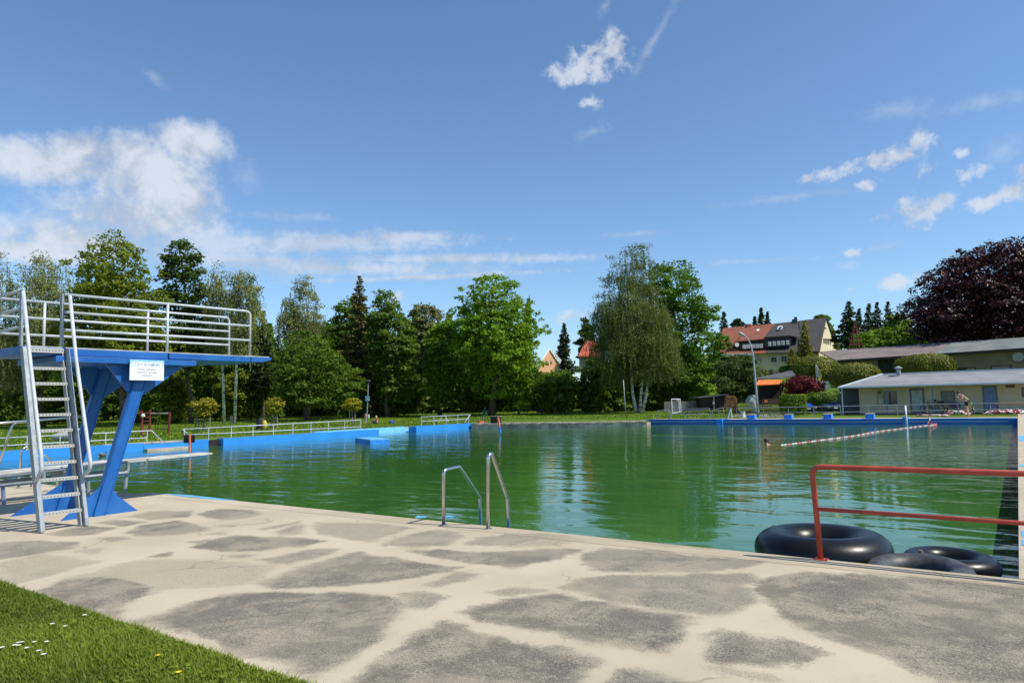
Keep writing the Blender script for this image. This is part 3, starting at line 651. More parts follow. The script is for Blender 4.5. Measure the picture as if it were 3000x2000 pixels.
def deckmat(near=False):
    m = bpy.data.materials.new('weathered_deck' if near else 'deck_concrete'); m.use_nodes = True; N = NT(m.node_tree); b = N.n['Principled BSDF']; b.inputs['Roughness'].default_value = .9
    b.inputs['Specular IOR Level'].default_value = .15
    g = N.new('ShaderNodeNewGeometry').outputs['Position']
    lo = N.noise(g, .9, 5); mid = N.noise(g, 5, 6, .65); fine = N.noise(g, 50, 3, .7); fin2 = N.noise(g, 110, 2, .7)
    sand = N.mix(N.mapr(lo, .3, .7), (.53, .455, .345), (.44, .375, .275)); sand = N.mix(N.mapr(fin2, .3, .7, 0, .35), sand, (.37, .31, .22))
    if near:
        at = N.new('ShaderNodeAttribute', attribute_name='patch'); ed = N.new('ShaderNodeAttribute', attribute_name='coping')
        sp = N.new('ShaderNodeSeparateColor'); N.l.new(at.outputs['Color'], sp.inputs[0])
        sd = N.math('SUBTRACT', sp.outputs[0], .5)            # signed distance to the worn patch, metres /2
        nz = N.math('MULTIPLY', N.math('SUBTRACT', N.noise(g, 2.6, 8, .68, .4), .5), .42)
        nz = N.math('ADD', nz, N.math('MULTIPLY', N.math('SUBTRACT', fine, .5), .16)); nz = N.math('ADD', nz, N.math('MULTIPLY', N.math('SUBTRACT', fin2, .5), .12))
        soft = N.mapr(N.noise(g, .7, 3), .35, .65, .035, .16)  # some joints are crisp, some are washed out
        mask = N.mapr(N.math('ADD', N.math('ADD', sd, .035), nz), N.math('MULTIPLY', soft, -.45), soft)
        dk = sp.outputs[1]                                     # how dark the patch is worn
        blot = N.noise(g, 1.9, 8, .7, .3)
        pc = N.mix(dk, (.40, .345, .26), (.155, .134, .106))
        pc = N.mix(N.mapr(N.noise(g, .8, 5), .46, .60, 0, .5), pc, (.115, .112, .096))
        pc = N.mix(N.mapr(N.math('ADD', blot, N.math('MULTIPLY', N.math('SUBTRACT', fine, .5), .25)), .44, .62, 0, .8), pc, (.37, .31, .23))
        vor = N.new('ShaderNodeTexVoronoi'); N.l.new(g, vor.inputs['Vector']); vor.inputs['Scale'].default_value = 95
        vs_ = N.new('ShaderNodeSeparateColor'); N.l.new(vor.outputs['Color'], vs_.inputs[0]); peb = vs_.outputs[0]
        pst = N.mapr(N.noise(g, 1.3, 4), .35, .65, .25, 1)
        pc = N.mix(N.math('MULTIPLY', N.mapr(peb, .72, .95, 0, .5, False), pst), pc, (.46, .40, .32)); pc = N.mix(N.math('MULTIPLY', N.mapr(peb, .28, .05, 0, .55, False), pst), pc, (.05, .046, .042))
        pc = N.mix(N.mapr(fine, .58, .72, 0, .35), pc, (.07, .062, .055))
        c = N.mix(N.math('MULTIPLY', mask, N.mapr(dk, 0, .3, .45, 1)), sand, pc)
        c = N.mix(N.mapr(N.noise(g, 3.5, 8, .7), .56, .7, 0, .3), c, (.33, .29, .22))
        c = N.mix(N.mapr(ed.outputs['Fac'], .4, .6, 0, .55), c, (.37, .31, .215))
        spx = N.new('ShaderNodeSeparateXYZ'); N.l.new(g, spx.inputs[0])
        wob = N.math('MULTIPLY', N.math('SUBTRACT', N.noise(g, 1.7, 6, .7), .5), .12)
        ln = N.mapr(N.math('ABSOLUTE', N.math('SUBTRACT', N.math('ADD', spx.outputs[1], wob), 7.50)), .006, .02, .6, 0)
        vc = N.new('ShaderNodeTexVoronoi', feature='DISTANCE_TO_EDGE'); N.l.new(N.vmath('ADD', g, (.0, .0, .0)), vc.inputs['Vector']); vc.inputs['Scale'].default_value = .55
        wv = N.new('ShaderNodeTexNoise'); N.l.new(g, wv.inputs['Vector']); wv.inputs['Scale'].default_value = 2.0; wv.inputs['Detail'].default_value = 6
        N.l.new(N.vmath('ADD', g, N.vmath('MULTIPLY', wv.outputs['Color'], (.5, .5, .5))), vc.inputs['Vector'])
        crk = N.math('MULTIPLY', N.mapr(vc.outputs['Distance'], .002, .008, .4, 0), N.mapr(N.noise(g, .9, 3), .5, .6))
        c = N.mix(N.math('MAXIMUM', ln, crk), c, (.10, .085, .065))
        h = N.math('ADD', N.math('MULTIPLY', mask, -.5), N.math('MULTIPLY', N.math('ADD', fine, fin2), N.mapr(mask, 0, 1, .12, .6)))
    else:
        c = N.mix(N.mapr(mid, .45, .7, 0, .5), sand, (.33, .28, .21)); h = fine
    N.l.new(c, b.inputs['Base Color'])
    bn = N.new('ShaderNodeBump'); bn.inputs['Distance'].default_value = .012; N.l.new(h, bn.inputs['Height']); N.l.new(bn.outputs[0], b.inputs['Normal'])
    return m
DM = deckmat()
PATCH5 = [(.8, [(170,360),(290,315),(460,285),(620,290),(700,330),(690,370),(560,420),(540,470),(560,495),(430,455),(290,405)]),
 (.72, [(610,505),(700,480),(870,410),(1000,378),(1200,370),(1500,368),(1750,380),(1850,420),(1800,480),(1750,560),(1650,640),(1560,700),(1420,750),(1340,715),(1200,665),(1040,640),(1000,590),(840,540)]),
 (.9, [(1560,820),(1700,710),(1830,620),(1940,545),(2040,502),(2180,545),(2352,600),(2560,625),(2750,680),(2690,735),(2600,830),(2200,900)]),
 (.7, [(1180,325),(1300,280),(1480,225),(1640,182),(1780,205),(1960,240),(2100,255),(1900,300),(1700,328),(1450,343),(1250,345)]),
 (.5, [(1960,330),(2060,290),(2150,270),(2195,285),(2120,320),(2000,340)]),
 (.5, [(885,160),(1000,120),(1090,105),(1250,115),(1400,120),(1490,133),(1380,155),(1200,172),(1020,180)]),
 (.3, [(1200,215),(1330,190),(1450,170),(1560,165),(1500,195),(1330,238),(1250,235)]),
 (.22, [(1450,45),(1700,50),(1900,70),(1820,100),(1680,140),(1560,115),(1460,100)]),
 (.25, [(1760,150),(1850,110),(2000,80),(2110,90),(2130,115),(2050,150),(1900,160)]),
 (.35, [(2120,150),(2200,115),(2352,100),(2480,95),(2650,110),(2550,130),(2352,155)]),
 (.5, [(1870,178),(2000,172),(2200,185),(2500,168),(2680,170),(2600,205),(2450,235),(2352,255),(2230,240),(2000,205)]),
 (.42, [(575,95),(680,55),(820,38),(960,70),(960,85),(820,103),(660,112)]),
 (.25, [(905,10),(1000,-15),(1150,-10),(1200,5),(1130,30),(1020,38)]),
 (.25, [(590,20),(700,-5),(880,-8),(860,20),(700,33)]), (.35, [(435,48),(540,35),(670,45),(560,62)]),
 (.35, [(210,100),(330,70),(430,62),(515,75),(450,100),(330,112)]), (.5, [(-60,145),(180,130),(355,140),(320,165),(150,195),(-60,225)]),
 (.35, [(445,122),(520,113),(590,122),(520,132)]), (.25, [(700,205),(790,180),(785,198)]), (.25, [(1050,200),(1120,192),(1180,197),(1110,207)]),
 (.3, [(870,135),(980,118),(920,142)]), (.08, [(330,300),(620,220),(1000,225),(1250,250),(1150,330),(800,350),(560,400),(700,340)]),
 (.3, [(1185,75),(1370,40),(1350,55),(1220,80)]), (.3, [(940,100),(1030,88),(1020,104)]), (.25, [(975,58),(1080,55),(1060,66)]),
 (.1, [(0,330),(0,230),(200,190),(460,225),(300,270),(60,330)]), (.15, [(360,175),(470,165),(430,190)]), (.2, [(1260,90),(1380,55),(1400,100),(1300,105)]),
 (.4, [(1860,375),(1970,365),(2040,395),(1980,440),(1880,430)]), (.3, [(2230,365),(2352,345),(2500,360),(2352,380)]),
 (.85, [(2130,460),(2220,425),(2352,400),(2552,375),(2752,410),(3000,455),(3190,480),(3100,540),(3122,590),(3050,640),(2852,625),(2552,555),(2420,530),(2230,500)]),
 (.5, [(2682,190),(2772,165),(3052,175),(3200,205),(3482,225),(3452,250),(3252,265),(3000,275),(2712,270)]),
 (.5, [(2592,345),(2652,310),(2852,290),(3152,290),(3452,280),(3482,300),(3432,330),(3462,400),(3352,480),(3202,465),(2952,430),(2732,390)]),
 (.8, [(3462,350),(3532,300),(3702,275),(4052,290),(4352,310),(4752,340),(4900,800),(4332,790),(4152,700),(3892,600),(3652,530),(3602,480),(3542,400),(3472,375)]),
 (.7, [(3252,590),(3322,538),(3502,570),(3752,630),(3802,660),(3702,690),(3552,712),(3272,680)]),
 (.15, [(3252,705),(3452,735),(3542,760),(3432,755),(3272,720)]), (.35, [(2752,820),(2852,725),(3052,735),(3172,790),(3000,860)]),
 (.15, [(2352,120),(2602,108),(2692,128),(2552,150),(2362,158)]), (.12, [(2700,100),(3300,130),(3500,180),(3000,150)])]
def near_deck():
    x0, x1, y0, y1, st = -21., 2.2, 2.80, 7.88, .05
    xs = np.arange(x0, x1+st/2, st); ys = np.linspace(y0, y1, 100); X, Y = np.meshgrid(xs, ys); P = np.stack([X.ravel(), Y.ravel()], 1)
    best = np.full(len(P), -1.); dk = np.full(len(P), .3)
    for d, poly in PATCH5:
        Q = np.array([G(x/1.568, 1500+y/1.568)[:2] for x, y in poly]); n = len(Q)
        lo = Q.min(0)-.6; hi = Q.max(0)+.6; sel = np.where(((P > lo) & (P < hi)).all(1))[0]
        if not len(sel): continue
        p = P[sel]; dist = np.full(len(sel), 9.); ins = np.zeros(len(sel), bool)
        for i in range(n):
            a, b = Q[i], Q[(i+1) % n]; e = b-a; t = np.clip(((p-a)@e)/(e@e), 0, 1); dist = np.minimum(dist, np.linalg.norm(p-a-t[:, None]*e, axis=1))
            c = ((a[1] > p[:, 1]) != (b[1] > p[:, 1])); xi = (b[0]-a[0])*(p[:, 1]-a[1])/(b[1]-a[1]+1e-12)+a[0]; ins ^= c & (p[:, 0] < xi)
        sd = np.where(ins, dist, -dist); up_ = sd > best[sel]; best[sel] = np.where(up_, sd, best[sel])
        near = (sd > -.25) & up_; dk[sel[near]] = d
    Z = np.zeros(len(P))
    best = np.clip(best, -.5, .5)
    nx, ny = len(xs), len(ys)
    f = []
    for j in range(ny-1):
        for i in range(nx-1):
            if xs[i] < -14.62 and ys[j+1] > 7.62 : continue
            f.append((j*nx+i, j*nx+i+1, (j+1)*nx+i+1, (j+1)*nx+i))
    me = bpy.data.meshes.new('pool_deck'); me.from_pydata(list(zip(P[:, 0].tolist(), P[:, 1].tolist(), Z.tolist())), [], f)
    ca = me.color_attributes.new('patch', 'FLOAT_COLOR', 'POINT'); ca.data.foreach_set('color', np.stack([best+.5, dk, dk, np.ones_like(dk)], 1).astype(np.float32).ravel())
    ce = me.attributes.new('coping', 'FLOAT', 'POINT'); ce.data.foreach_set('value', np.where((P[:, 1] > 7.5) & (P[:, 0] > -9), 1., 0.).astype(np.float32))
    me.materials.append(deckmat(True)); o = bpy.data.objects.new('pool_deck', me); C.objects.link(o); struct(o)
near_deck()
# remaining deck: left, right side and far side
mb = MB(); mb.box((-37, 2.95, -.6), (-21.02, 7.6, 0)); struct(mb.build('pool_deck', DM))
mb = MB(); mb.box((PXR, 7.9, -.6), (4.5, 75, .0)); struct(mb.build('pool_deck', DM))
mb = MB(); mb.box((-25.7, PYF, -.6), (PXR-.02, PYF+1.9, .0)); struct(mb.build('pool_deck', DM))
# pool walls under the deck edges (solid, painted)
def wall(lo, hi, m, name='pool_wall'): return struct(MB().box(lo, hi).build(name, m))
wall((-14.6, 7.6, -2.4), (PXR, 7.86, -.004), poolblue); wall((-21, 7.35, -2.4), (-14.62, 7.6, -.004), poolblue); wall((-37, 7.35, -2.4), (-21.02, 7.6, -.62), poolblue)
wall((PXR-.004, 7.9, -2.4), (PXR+.2, PYF, -.03), poolblue, 'pool_wall')
darkblue = mat('shaded_wall_blue', (.015, .13, .46), .45, var=.1, vscale=.7)  # pool wall blue, darkened to carry the far wall's shade in its colour
wall((-18.8, 55.1, -2.4), (PXR-.01, 56.0, -.004), darkblue); wall((-25.7, 55.9, -2.4), (-18.8, 56.4, .02), darkblue)
wall((-18.8, 55.085, -.2), (PXR-.5, 55.097, -.175), white, 'pool_wall'); wall((-25.5, 55.885, -.2), (-18.9, 55.897, -.175), white, 'pool_wall')
# left wall pieces
def wy(px, py): return PX(px, py, PXL)[1]
y1_, y2_, y3_, y4_ = wy(541, 1292), 22.9, 23.8, 35.8
wall((-37.2, 7.6, -2.4), (PXL, 19.3, .02), poolblue); wall((-37.2, 19.32, -2.4), (PXL, 21.9, -.06), poolblue); wall((-37.2, 21.92, -2.4), (PXL, y2_, .02), poolblue)
wall((-36.6, 19.3, -2.4), (-36.2, 21.5, -.27), concrete, 'step'); wall((-38.4, 18, -.5), (-37.2, 22, 0.004), concrete, 'path')
wall((-37.3, y2_, -2.4), (-37.0, y3_, -.05), black, 'pool_wall'); wall((-37.2, y3_, -2.4), (PXL, y4_, .02), poolblue)
wall((-38.4, 40.7, -2.4), (-37.6, 47.9, .02), poolblue)
# shallow beach
lightblue = mat('light_blue_paint', (.13, .42, .68), .6, var=.1)
struct(MB().prism([(-37.6, 32.5, -.75), (-37.6, 41.5, -.75), (-39.62, 41.5, -.012), (-39.62, 32.5, -.012)], (0, 0, -.3)).build('pool_beach', lightblue))
struct(MB().box((-39.9, 32.5, -.3), (-39.6, 41.5, -.005)).build('pool_beach', lightblue))
# far left stone edge
stone = mat('stone_edge', (.50, .43, .34), .9, var=.25, vscale=2, dirt=.5)
pA = G(1378, 1241); pB = G(1640, 1237.5); pC = G(1893, 1233)
mb = MB()
for a, b in ((pA, pB), (pB, pC)):
    n = 9
    struct(MB().prism([a+[0, .12, -.1], b+[0, .12, -.1], b+[0, .12, -1.5], a+[0, .12, -1.5]], (0, .7, 0)).build('bank', mat('pale_rubble', (.50, .45, .36), .9, var=.3, vscale=1.5, dirt=.3)))
    for i in range(n):
        p = a+(b-a)*(i+.03)/n; q = a+(b-a)*(i+.97)/n; d = (q-p)/np.linalg.norm(q-p); nrm = np.array([-d[1], d[0], 0])
        mb.prism([p+[0, 0, .02], q+[0, 0, .02+.02*random.random()], q+[0, 0, -.1], p+[0, 0, -.1]], nrm*.9)
struct(mb.build('stone_edge', stone))
# infill of ground between wall line and meadow on the far left corner
me = MB(); me.prism([(-38.4, 47.9, -.03), tuple(pA+[0, .5, -.03]), tuple(pB+[0, .6, -.03]), tuple(pC+[0, .6, -.03]), (-25.7, 56.35, -.03), (-38.4, 56.35, -.03)], (0, 0, -.5)); struct(me.build('ground', GM))
me = MB(); me.prism([(-38.4, 2.95, -.04), (-37.2, 2.95, -.04), (-37.2, 32.5, -.04), (-38.4, 32.5, -.04)], (0, 0, -.5)); struct(me.build('ground', GM))
# water
def watermat():
    m = bpy.data.materials.new('pool_water'); m.use_nodes = True; N = NT(m.node_tree); b = N.n['Principled BSDF']
    g = N.new('ShaderNodeNewGeometry').outputs['Position']
    n = N.noise(g, .12, 3)
    N.l.new(N.mix(N.mapr(n, .35, .65), (.034, .116, .024), (.050, .152, .032)), b.inputs['Base Color'])
    b.inputs['Roughness'].default_value = .0; b.inputs['IOR'].default_value = 1.333; b.inputs['Specular IOR Level'].default_value = .5
    mp = N.new('ShaderNodeMapping'); N.l.new(g, mp.inputs[0]); mp.inputs['Rotation'].default_value = (0, 0, .61); mp.inputs['Scale'].default_value = (.55, 1.15, 1)
    w1 = N.noise(mp.outputs[0], .75, 2, .45, .6); w2 = N.noise(mp.outputs[0], 2.3, 3, .5, .5); w3 = N.noise(mp.outputs[0], 7, 3, .5)
    big = N.noise(g, .07, 3); sx = N.new('ShaderNodeSeparateXYZ'); N.l.new(g, sx.inputs[0])
    lee = N.math('ADD', N.mapr(sx.outputs[0], -22, -3, .55, .2), N.mapr(sx.outputs[1], 14, 40, 0, .3))    # sheltered near corner, rippled open water
    amp = N.mapr(big, .35, .65, .7, 1.25)
    h = N.math('ADD', N.math('MULTIPLY', w1, .036), N.math('MULTIPLY', lee, N.math('ADD', N.math('MULTIPLY', w2, .030), N.math('MULTIPLY', w3, .0062))))
    h = N.math('MULTIPLY', h, amp)
    bn = N.new('ShaderNodeBump'); bn.inputs['Distance'].default_value = 1.0; bn.inputs['Strength'].default_value = 1.0
    N.l.new(h, bn.inputs['Height']); N.l.new(bn.outputs[0], b.inputs['Normal'])
    return m
mb = MB(); mb.quad((-41, 7.4, WZ), (PXR, 7.4, WZ), (PXR, 56.5, WZ), (-41, 56.5, WZ)); wo = mb.build('pool_water', watermat()); struct(wo)

pts_ = [G(2125, 1222), G(2300, 1222), G(2330, 1213), G(2160, 1213)]
struct(MB().prism([(p[0], p[1], .012) for p in pts_], (0, 0, -.04)).build('path', mat('grey_paving', (.28, .26, .24), .9, var=.15)))
# ---------------------------------------------------------------- diving tower
def dotmat():
    m = bpy.data.materials.new('perforated_tread'); m.use_nodes = True; N = NT(m.node_tree); b = N.n['Principled BSDF']
    t = N.new('ShaderNodeTexCoord'); sp = N.new('ShaderNodeSeparateXYZ'); N.l.new(t.outputs['Generated'], sp.inputs[0])
    a = N.math('ABSOLUTE', N.math('SUBTRACT', N.math('FRACT', N.math('MULTIPLY', sp.outputs[1], 11)), .5))
    c = N.math('ABSOLUTE', N.math('SUBTRACT', sp.outputs[2], .5))
    d = N.math('MULTIPLY', N.math('LESS_THAN', a, .15), N.math('LESS_THAN', c, .2))
    N.l.new(N.mix(d, (.40, .415, .39), (.05, .05, .05)), b.inputs['Base Color']); b.inputs['Roughness'].default_value = .6
    return m
dotm = dotmat()
T = empty('diving_tower', (-12.65, 5.7, 0), 'blue steel diving tower with slanted legs, railed platform and grey ladder', 'diving tower')
for k, X in enumerate((-12.1, -13.4)):
    leg = MB(); d = np.array([0, .30, 1.]);
    poly = [(X, 5.60, -.02), (X, 5.79, -.02), (X, 6.48, 2.44), (X, 6.28, 2.44)]
    leg.prism(poly, (-.11, 0, 0))
    lo = leg.build('leg', blue, T, bevel=.006)
    for y0 in (5.605, 5.775):
        MB().prism([(X, y0, 0), (X, y0+.014, 0), (X, y0+.014+.69, 2.42), (X, y0+.69, 2.42)], (.012, 0, 0)).build('flange', blue, lo)
    MB().prism([(X-.04, 5.14 if k == 0 else 4.93, -.01), (X-.04, 6.34, -.01), (X-.04, 5.98, .30), (X-.04, 5.88, .47), (X-.04, 5.74, .47)], (-.03, 0, 0)).build('foot_plate', blue, T)
    MB().prism([(X-.05, 5.76, 2.43), (X-.05, 7.1, 2.43), (X-.05, 6.40, 1.93), (X-.05, 6.18, 1.90)], (-.03, 0, 0)).build('gusset_plate', blue, T)
MB().box((-13.3, 4.5, 2.535), (-12.05, 6.75, 2.65)).build('platform_slab', blue, T, bevel=.008)
MB().box((-13.3, 6.775, 2.545), (-12.05, 8.40, 2.65)).build('platform_slab', blue, T, bevel=.008)
MB().prism([(-12.05, 8.415, 2.65), (-12.05, 8.87, 2.65), (-12.05, 8.87, 2.61), (-12.05, 8.7, 2.56), (-12.05, 8.415, 2.55)], (-1.25, 0, 0)).build('platform_tip', blue, T)
MB().box((-13.28, 4.55, 2.652), (-12.07, 8.83, 2.668)).build('walking_surface', mat('worn_platform_top', (.48, .46, .36), .9, var=.25, dirt=.4), T)
MB().box((-13.4, 4.95, 2.435), (-12.0, 7.25, 2.528)).build('cross_beam', blue, T, bevel=.006)
zt, zm, zl = 3.50, 3.22, 2.94
def rail(parent, pts, r=.022, m=railwhite, name='rail', rr=.1): return MB().tube(roundpath(pts, rr), r, 10).build(name, m, parent, smooth=True)
rail(T, [(-12.12, 5.1, zt), (-12.12, 8.43, zt+.035), (-12.12, 8.43, 2.6)])
for z in (zm, zl): rail(T, [(-12.12, 5.1, z), (-12.12, 8.43, z+.03)])
rail(T, [(-12.12, 6.77, zt+.01), (-12.12, 6.77, 2.5)], name='rail_post')
XB = -13.25
rail(T, [(XB, 4.55, zt), (XB, 8.72, zt+.035), (XB, 8.72, 2.6)])
for z in (zm, zl): rail(T, [(XB, 4.55, z), (XB, 8.72, z+.03)])
for y in (5.27, 7.02): rail(T, [(XB, y, zt), (XB, y, 2.6)], name='rail_post')
rail(T, [(XB, 4.55, zt+.02), (XB, 4.55, 2.5)], name='rail_post')
for z in (zt, zm, zl): rail(T, [(-12.12, 4.53, z+.01), (XB, 4.55, z)])
L = MB().beam((-11.19, 4.5, 0), (-12.0, 4.5, 2.62), .05, .11, (1, 0, .3)).beam((-11.25, 4.55, 0), (-12.06, 4.55, 2.62), .02, .10, (1, 0, .3)).build('ladder', galv, T, bevel=.004)
MB().beam((-11.25, 5.11, 0), (-12.04, 5.11, 2.62), .05, .11, (1, 0, .3)).beam((-11.31, 5.06, 0), (-12.1, 5.06, 2.62), .02, .10, (1, 0, .3)).build('stile', galv, L, bevel=.004)
for i in range(11):
    z = .235+.232*i if i < 10 else 2.60; x = -11.21-.806*z/2.62; h = .042 if i < 10 else .07
    MB().box((x-.10, 4.56, z-h/2), (x+.02, 5.055, z+h/2)).build('rung', dotm, L)
for Y, pl in ((5.13, [(205, 866), (222, 1045), (262, 1335), (266, 1362), (258, 1382), (238, 1398)]), (4.47, [(68, 853), (86, 1035), (120, 1330), (122, 1375), (112, 1398), (100, 1412)])):
    pts = [PY(x, y, Y) for x, y in pl]; pts[-1][1] += -.02 if Y > 5 else .02
    MB().tube(pts[:2]+roundpath(pts[1:], .1)[1:], .026, 12).build('handrail', railwhite, T, smooth=True)
for Y in (5.08, 4.52):
    MB().beam((-12.17, Y, 3.51), (-12.13, Y, 2.62), .03, .075, (1, 0, 0)).build('handrail_upright', galv, T)
MB().tube([(-13.5, 4.4, 2.6), (-13.75, 4.3, 1.5), (-13.85, 4.2, 0)], .05, 8).build('rear_support', mat('aged_grey_steel', (.2, .19, .17), .7), T)
# sign on the tower
def text(body, loc, size, m, parent, R, extr=.0006, align='CENTER'):
    cu = bpy.data.curves.new('lettering', 'FONT'); cu.body = body; cu.size = size; cu.align_x = align; cu.extrude = extr; cu.resolution_u = 3
    o = bpy.data.objects.new('tmp', cu); C.objects.link(o)
    dg = bpy.context.evaluated_depsgraph_get(); me = bpy.data.meshes.new_from_object(o.evaluated_get(dg)); bpy.data.objects.remove(o)
    me.materials.clear(); me.materials.append(m); o = bpy.data.objects.new('lettering', me); C.objects.link(o)
    o.matrix_world = Matrix.Translation(Vector([float(x) for x in loc])) @ R
    loc_, rot_, sc_ = o.matrix_world.decompose(); o.location = loc_; o.rotation_euler = rot_.to_euler()
    if parent is not None: o.parent = parent; o.matrix_parent_inverse = parent_inv(parent)
    return o
RX = Matrix(((0, 0, 1, 0), (1, 0, 0, 0), (0, 1, 0, 0), (0, 0, 0, 1)))   # lettering plane facing +X, reading along +Y
sg = empty('warning_sign', (-11.96, 6.34, 2.16), 'white and pale blue sign hung on the blue diving tower beam', 'sign')
def signmat():
    m = bpy.data.materials.new('printed_sign'); m.use_nodes = True; N = NT(m.node_tree); b = N.n['Principled BSDF']; b.inputs['Roughness'].default_value = .35
    t = N.new('ShaderNodeTexCoord'); sp = N.new('ShaderNodeSeparateXYZ'); N.l.new(t.outputs['Generated'], sp.inputs[0])
    n = N.noise(t.outputs['Generated'], 4, 5)
    f = N.mapr(N.math('ADD', sp.outputs[2], N.math('MULTIPLY', N.math('SUBTRACT', n, .5), .5)), .5, .95)
    N.l.new(N.mix(f, (.80, .83, .84), (.30, .58, .82)), b.inputs['Base Color']); return m
MB().box((-11.97, 6.05, 2.165), (-11.955, 6.63, 2.505)).build('sign_board', signmat(), sg, bevel=.002)
MB().box((-11.955, 6.09, 2.405), (-11.9535, 6.59, 2.465)).build('title_panel', mat('sign_white', (.78, .82, .86), .4), sg)
tb = mat('sign_blue_ink', (.10, .16, .42), .5); tg = mat('sign_grey_ink', (.22, .22, .24), .5)
text('Turm/Sprungbrett', (-11.952, 6.34, 2.418), .058, tb, sg, RX)
for s_, z in (('einzeln betreten!', 2.335), ('Seitwärts springen', 2.285), ('verboten!', 2.235)): text(s_, (-11.953, 6.34, z), .046, tg, sg, RX)
# ---------------------------------------------------------------- low springboard
XS = -15.3
B = empty('springboard', (XS-.3, 6.5, 0), 'low white springboard on a galvanized frame, reaching over the water behind the tower', 'springboard')
a = PX(-60, 1389, -15.42); b = PX(623, 1325.5, -15.42)
MB().prism([a, b, b+[0, 0, -.035], a+[0, 0, -.06]], (-.5, 0, 0)).build('board', mat('springboard_top', (.55, .53, .48), .7, var=.15), B)
for dx in (0, -.75):
    pts = [PX(-60, 1404, XS), PX(374, 1352, XS), PX(376, 1384, XS), PX(-60, 1428, XS)]; pts = [p+[dx, 0, 0] for p in pts]
    MB().tube(roundpath(pts, .08), .035, 10).build('frame_rail', galv, B, smooth=True)
    for (x0, y0, x1, y1) in ((372, 1384, 366, 1438), (259, 1394, 258, 1450), (8, 1420, 12, 1488), (128, 1378, 128, 1402)):
        p, q = PX(x0, y0, XS)+[dx, 0, 0], PX(x1, y1, XS)+[dx, 0, 0]
        MB().tube([p, q], .035, 10).build('post', galv if x0 > 20 else mat('blue_grey_post', (.22, .27, .42), .4), B)
MB().box((-15.95, 6.55, .3), (-15.4, 6.75, .52)).build('fulcrum', galv, B)
r1 = [PX(-80, 1250, -16.0), PX(0, 1239, -16), PX(280, 1217, -16.0)]
MB().tube(r1, .026, 10).build('handrail', steel, B, smooth=True)
MB().tube(roundpath([PX(95, 1233, -16.0), PX(38, 1238, -16.0), PX(-10, 1380, -16)], .15), .022, 10).build('handrail_brace', steel, B, smooth=True)
MB().tube([PX(247, 1222, -16), PX(222, 1322, -16)], .018, 8).build('handrail_brace', steel, B)
# ---------------------------------------------------------------- pool ladders
def pool_ladder(label, rails, r=.026):
    g = rails[0][1][0].copy(); g[2] = 0; t = empty('pool_ladder', g, label, 'pool ladder', 'pool ladders')
    for rad, pts in rails: MB().tube(roundpath(pts, rad), r, 12).build('handrail', steel, t, smooth=True); MB().tube([(pts[0][0], pts[0][1], .001), (pts[0][0], pts[0][1], .010)], .052, 16).build('flange', steel, t)
    return t
r1 = [PX(1300, 1537, -6.58), PX(1300, 1377, -6.58), PX(1346, 1367, -6.58), PX(1405, 1456, -6.58), PX(1408, 1524, -6.58)]; r1[0][2] = 0; r1.append(r1[-1]+[0, 0, -.7])
r2 = [PX(1430, 1549, -5.84), PX(1431, 1334, -5.84), PX(1441, 1331, -5.84), PX(1486, 1460, -5.84), PX(1490, 1531, -5.84)]; r2[0][2] = 0; r2.append(r2[-1]+[0, 0, -.7])
r2[2] = PX(1440, 1326, -5.84)
pool_ladder('curved stainless steel pool ladder rails in the middle of the near edge', [(.06, r1), (.05, r2)])
l1 = [PX(54, 1425, -18.6), PX(64, 1311, -18.6), PX(84, 1309, -18.6), PX(108, 1385, -18.6), PX(106, 1418, -18.6)]
l2 = [PX(91, 1425, -17.9), PX(96, 1336, -17.9), PX(136, 1334, -17.9), PX(170, 1382, -17.9), PX(168, 1424, -17.9)]
pool_ladder('second steel pool ladder seen between the rungs behind the diving tower', [(.1, l1), (.06, l2)], .022)
# ---------------------------------------------------------------- red railing
R = empty('red_railing', (-1.75, 7.86, 0), 'red painted tubular railing above the black swimming tubes', 'railing')
Y = 7.86
MB().tube(roundpath([PY(2405, 1640, Y), PY(2378, 1366, Y), PY(3000, 1387, Y), PY(3600, 1408, Y)], .09), .027, 14).build('top_rail', redp, R, smooth=True)
MB().tube([PY(2390, 1490, Y), PY(3000, 1532, Y), PY(3500, 1566, Y)], .021, 12).build('middle_rail', redp, R, smooth=True)
for x, y in ((3150, 1695),): p = PY(x, y, Y); MB().tube([(p[0], Y, 0), (p[0], Y, .93)], .02, 10).build('post', redp, R)
p = PY(2405, 1637, Y); MB().box((p[0]-.06, Y-.05, 0), (p[0]+.07, Y+.05, .008)).build('base_plate', redp, R)
for bx_, by_ in ((-.045, -.035), (.055, -.035), (-.045, .035), (.055, .035)): MB().tube([(p[0]+bx_, Y+by_, .008), (p[0]+bx_, Y+by_, .018)], .008, 6).build('bolt', rust, R)
# ---------------------------------------------------------------- rubber tubes
def torus(name, label, c, R_, r, m, tilt=(0, 0), valve=None):
    mb = MB(); n = 72; k = 32
    vs = [((R_+r*math.cos(b))*math.cos(a), (R_+r*math.cos(b))*math.sin(a), r*.92*math.sin(b)) for a in np.linspace(0, 2*PI, n, False) for b in np.linspace(0, 2*PI, k, False)]
    fs = [(i*k+j, ((i+1) % n)*k+j, ((i+1) % n)*k+(j+1) % k, i*k+(j+1) % k) for i in range(n) for j in range(k)]
    mb.add(vs, fs); o = mb.build(name, m, smooth=True); o.location = [float(x) for x in c]; o.rotation_euler = (math.radians(tilt[0]), math.radians(tilt[1]), 0)
    tag(o, label, 'swim tube', 'black rubber swimming tubes')
    if valve:
        a = math.radians(valve); p = np.array([R_*math.cos(a)*.95, R_*math.sin(a)*.95, r*.9])
        v = MB().tube([p, p+[0, 0, .03]], .02, 8).build('valve', mat('valve_rubber', (.35, .16, .1), .6)); v.parent = o
    return o
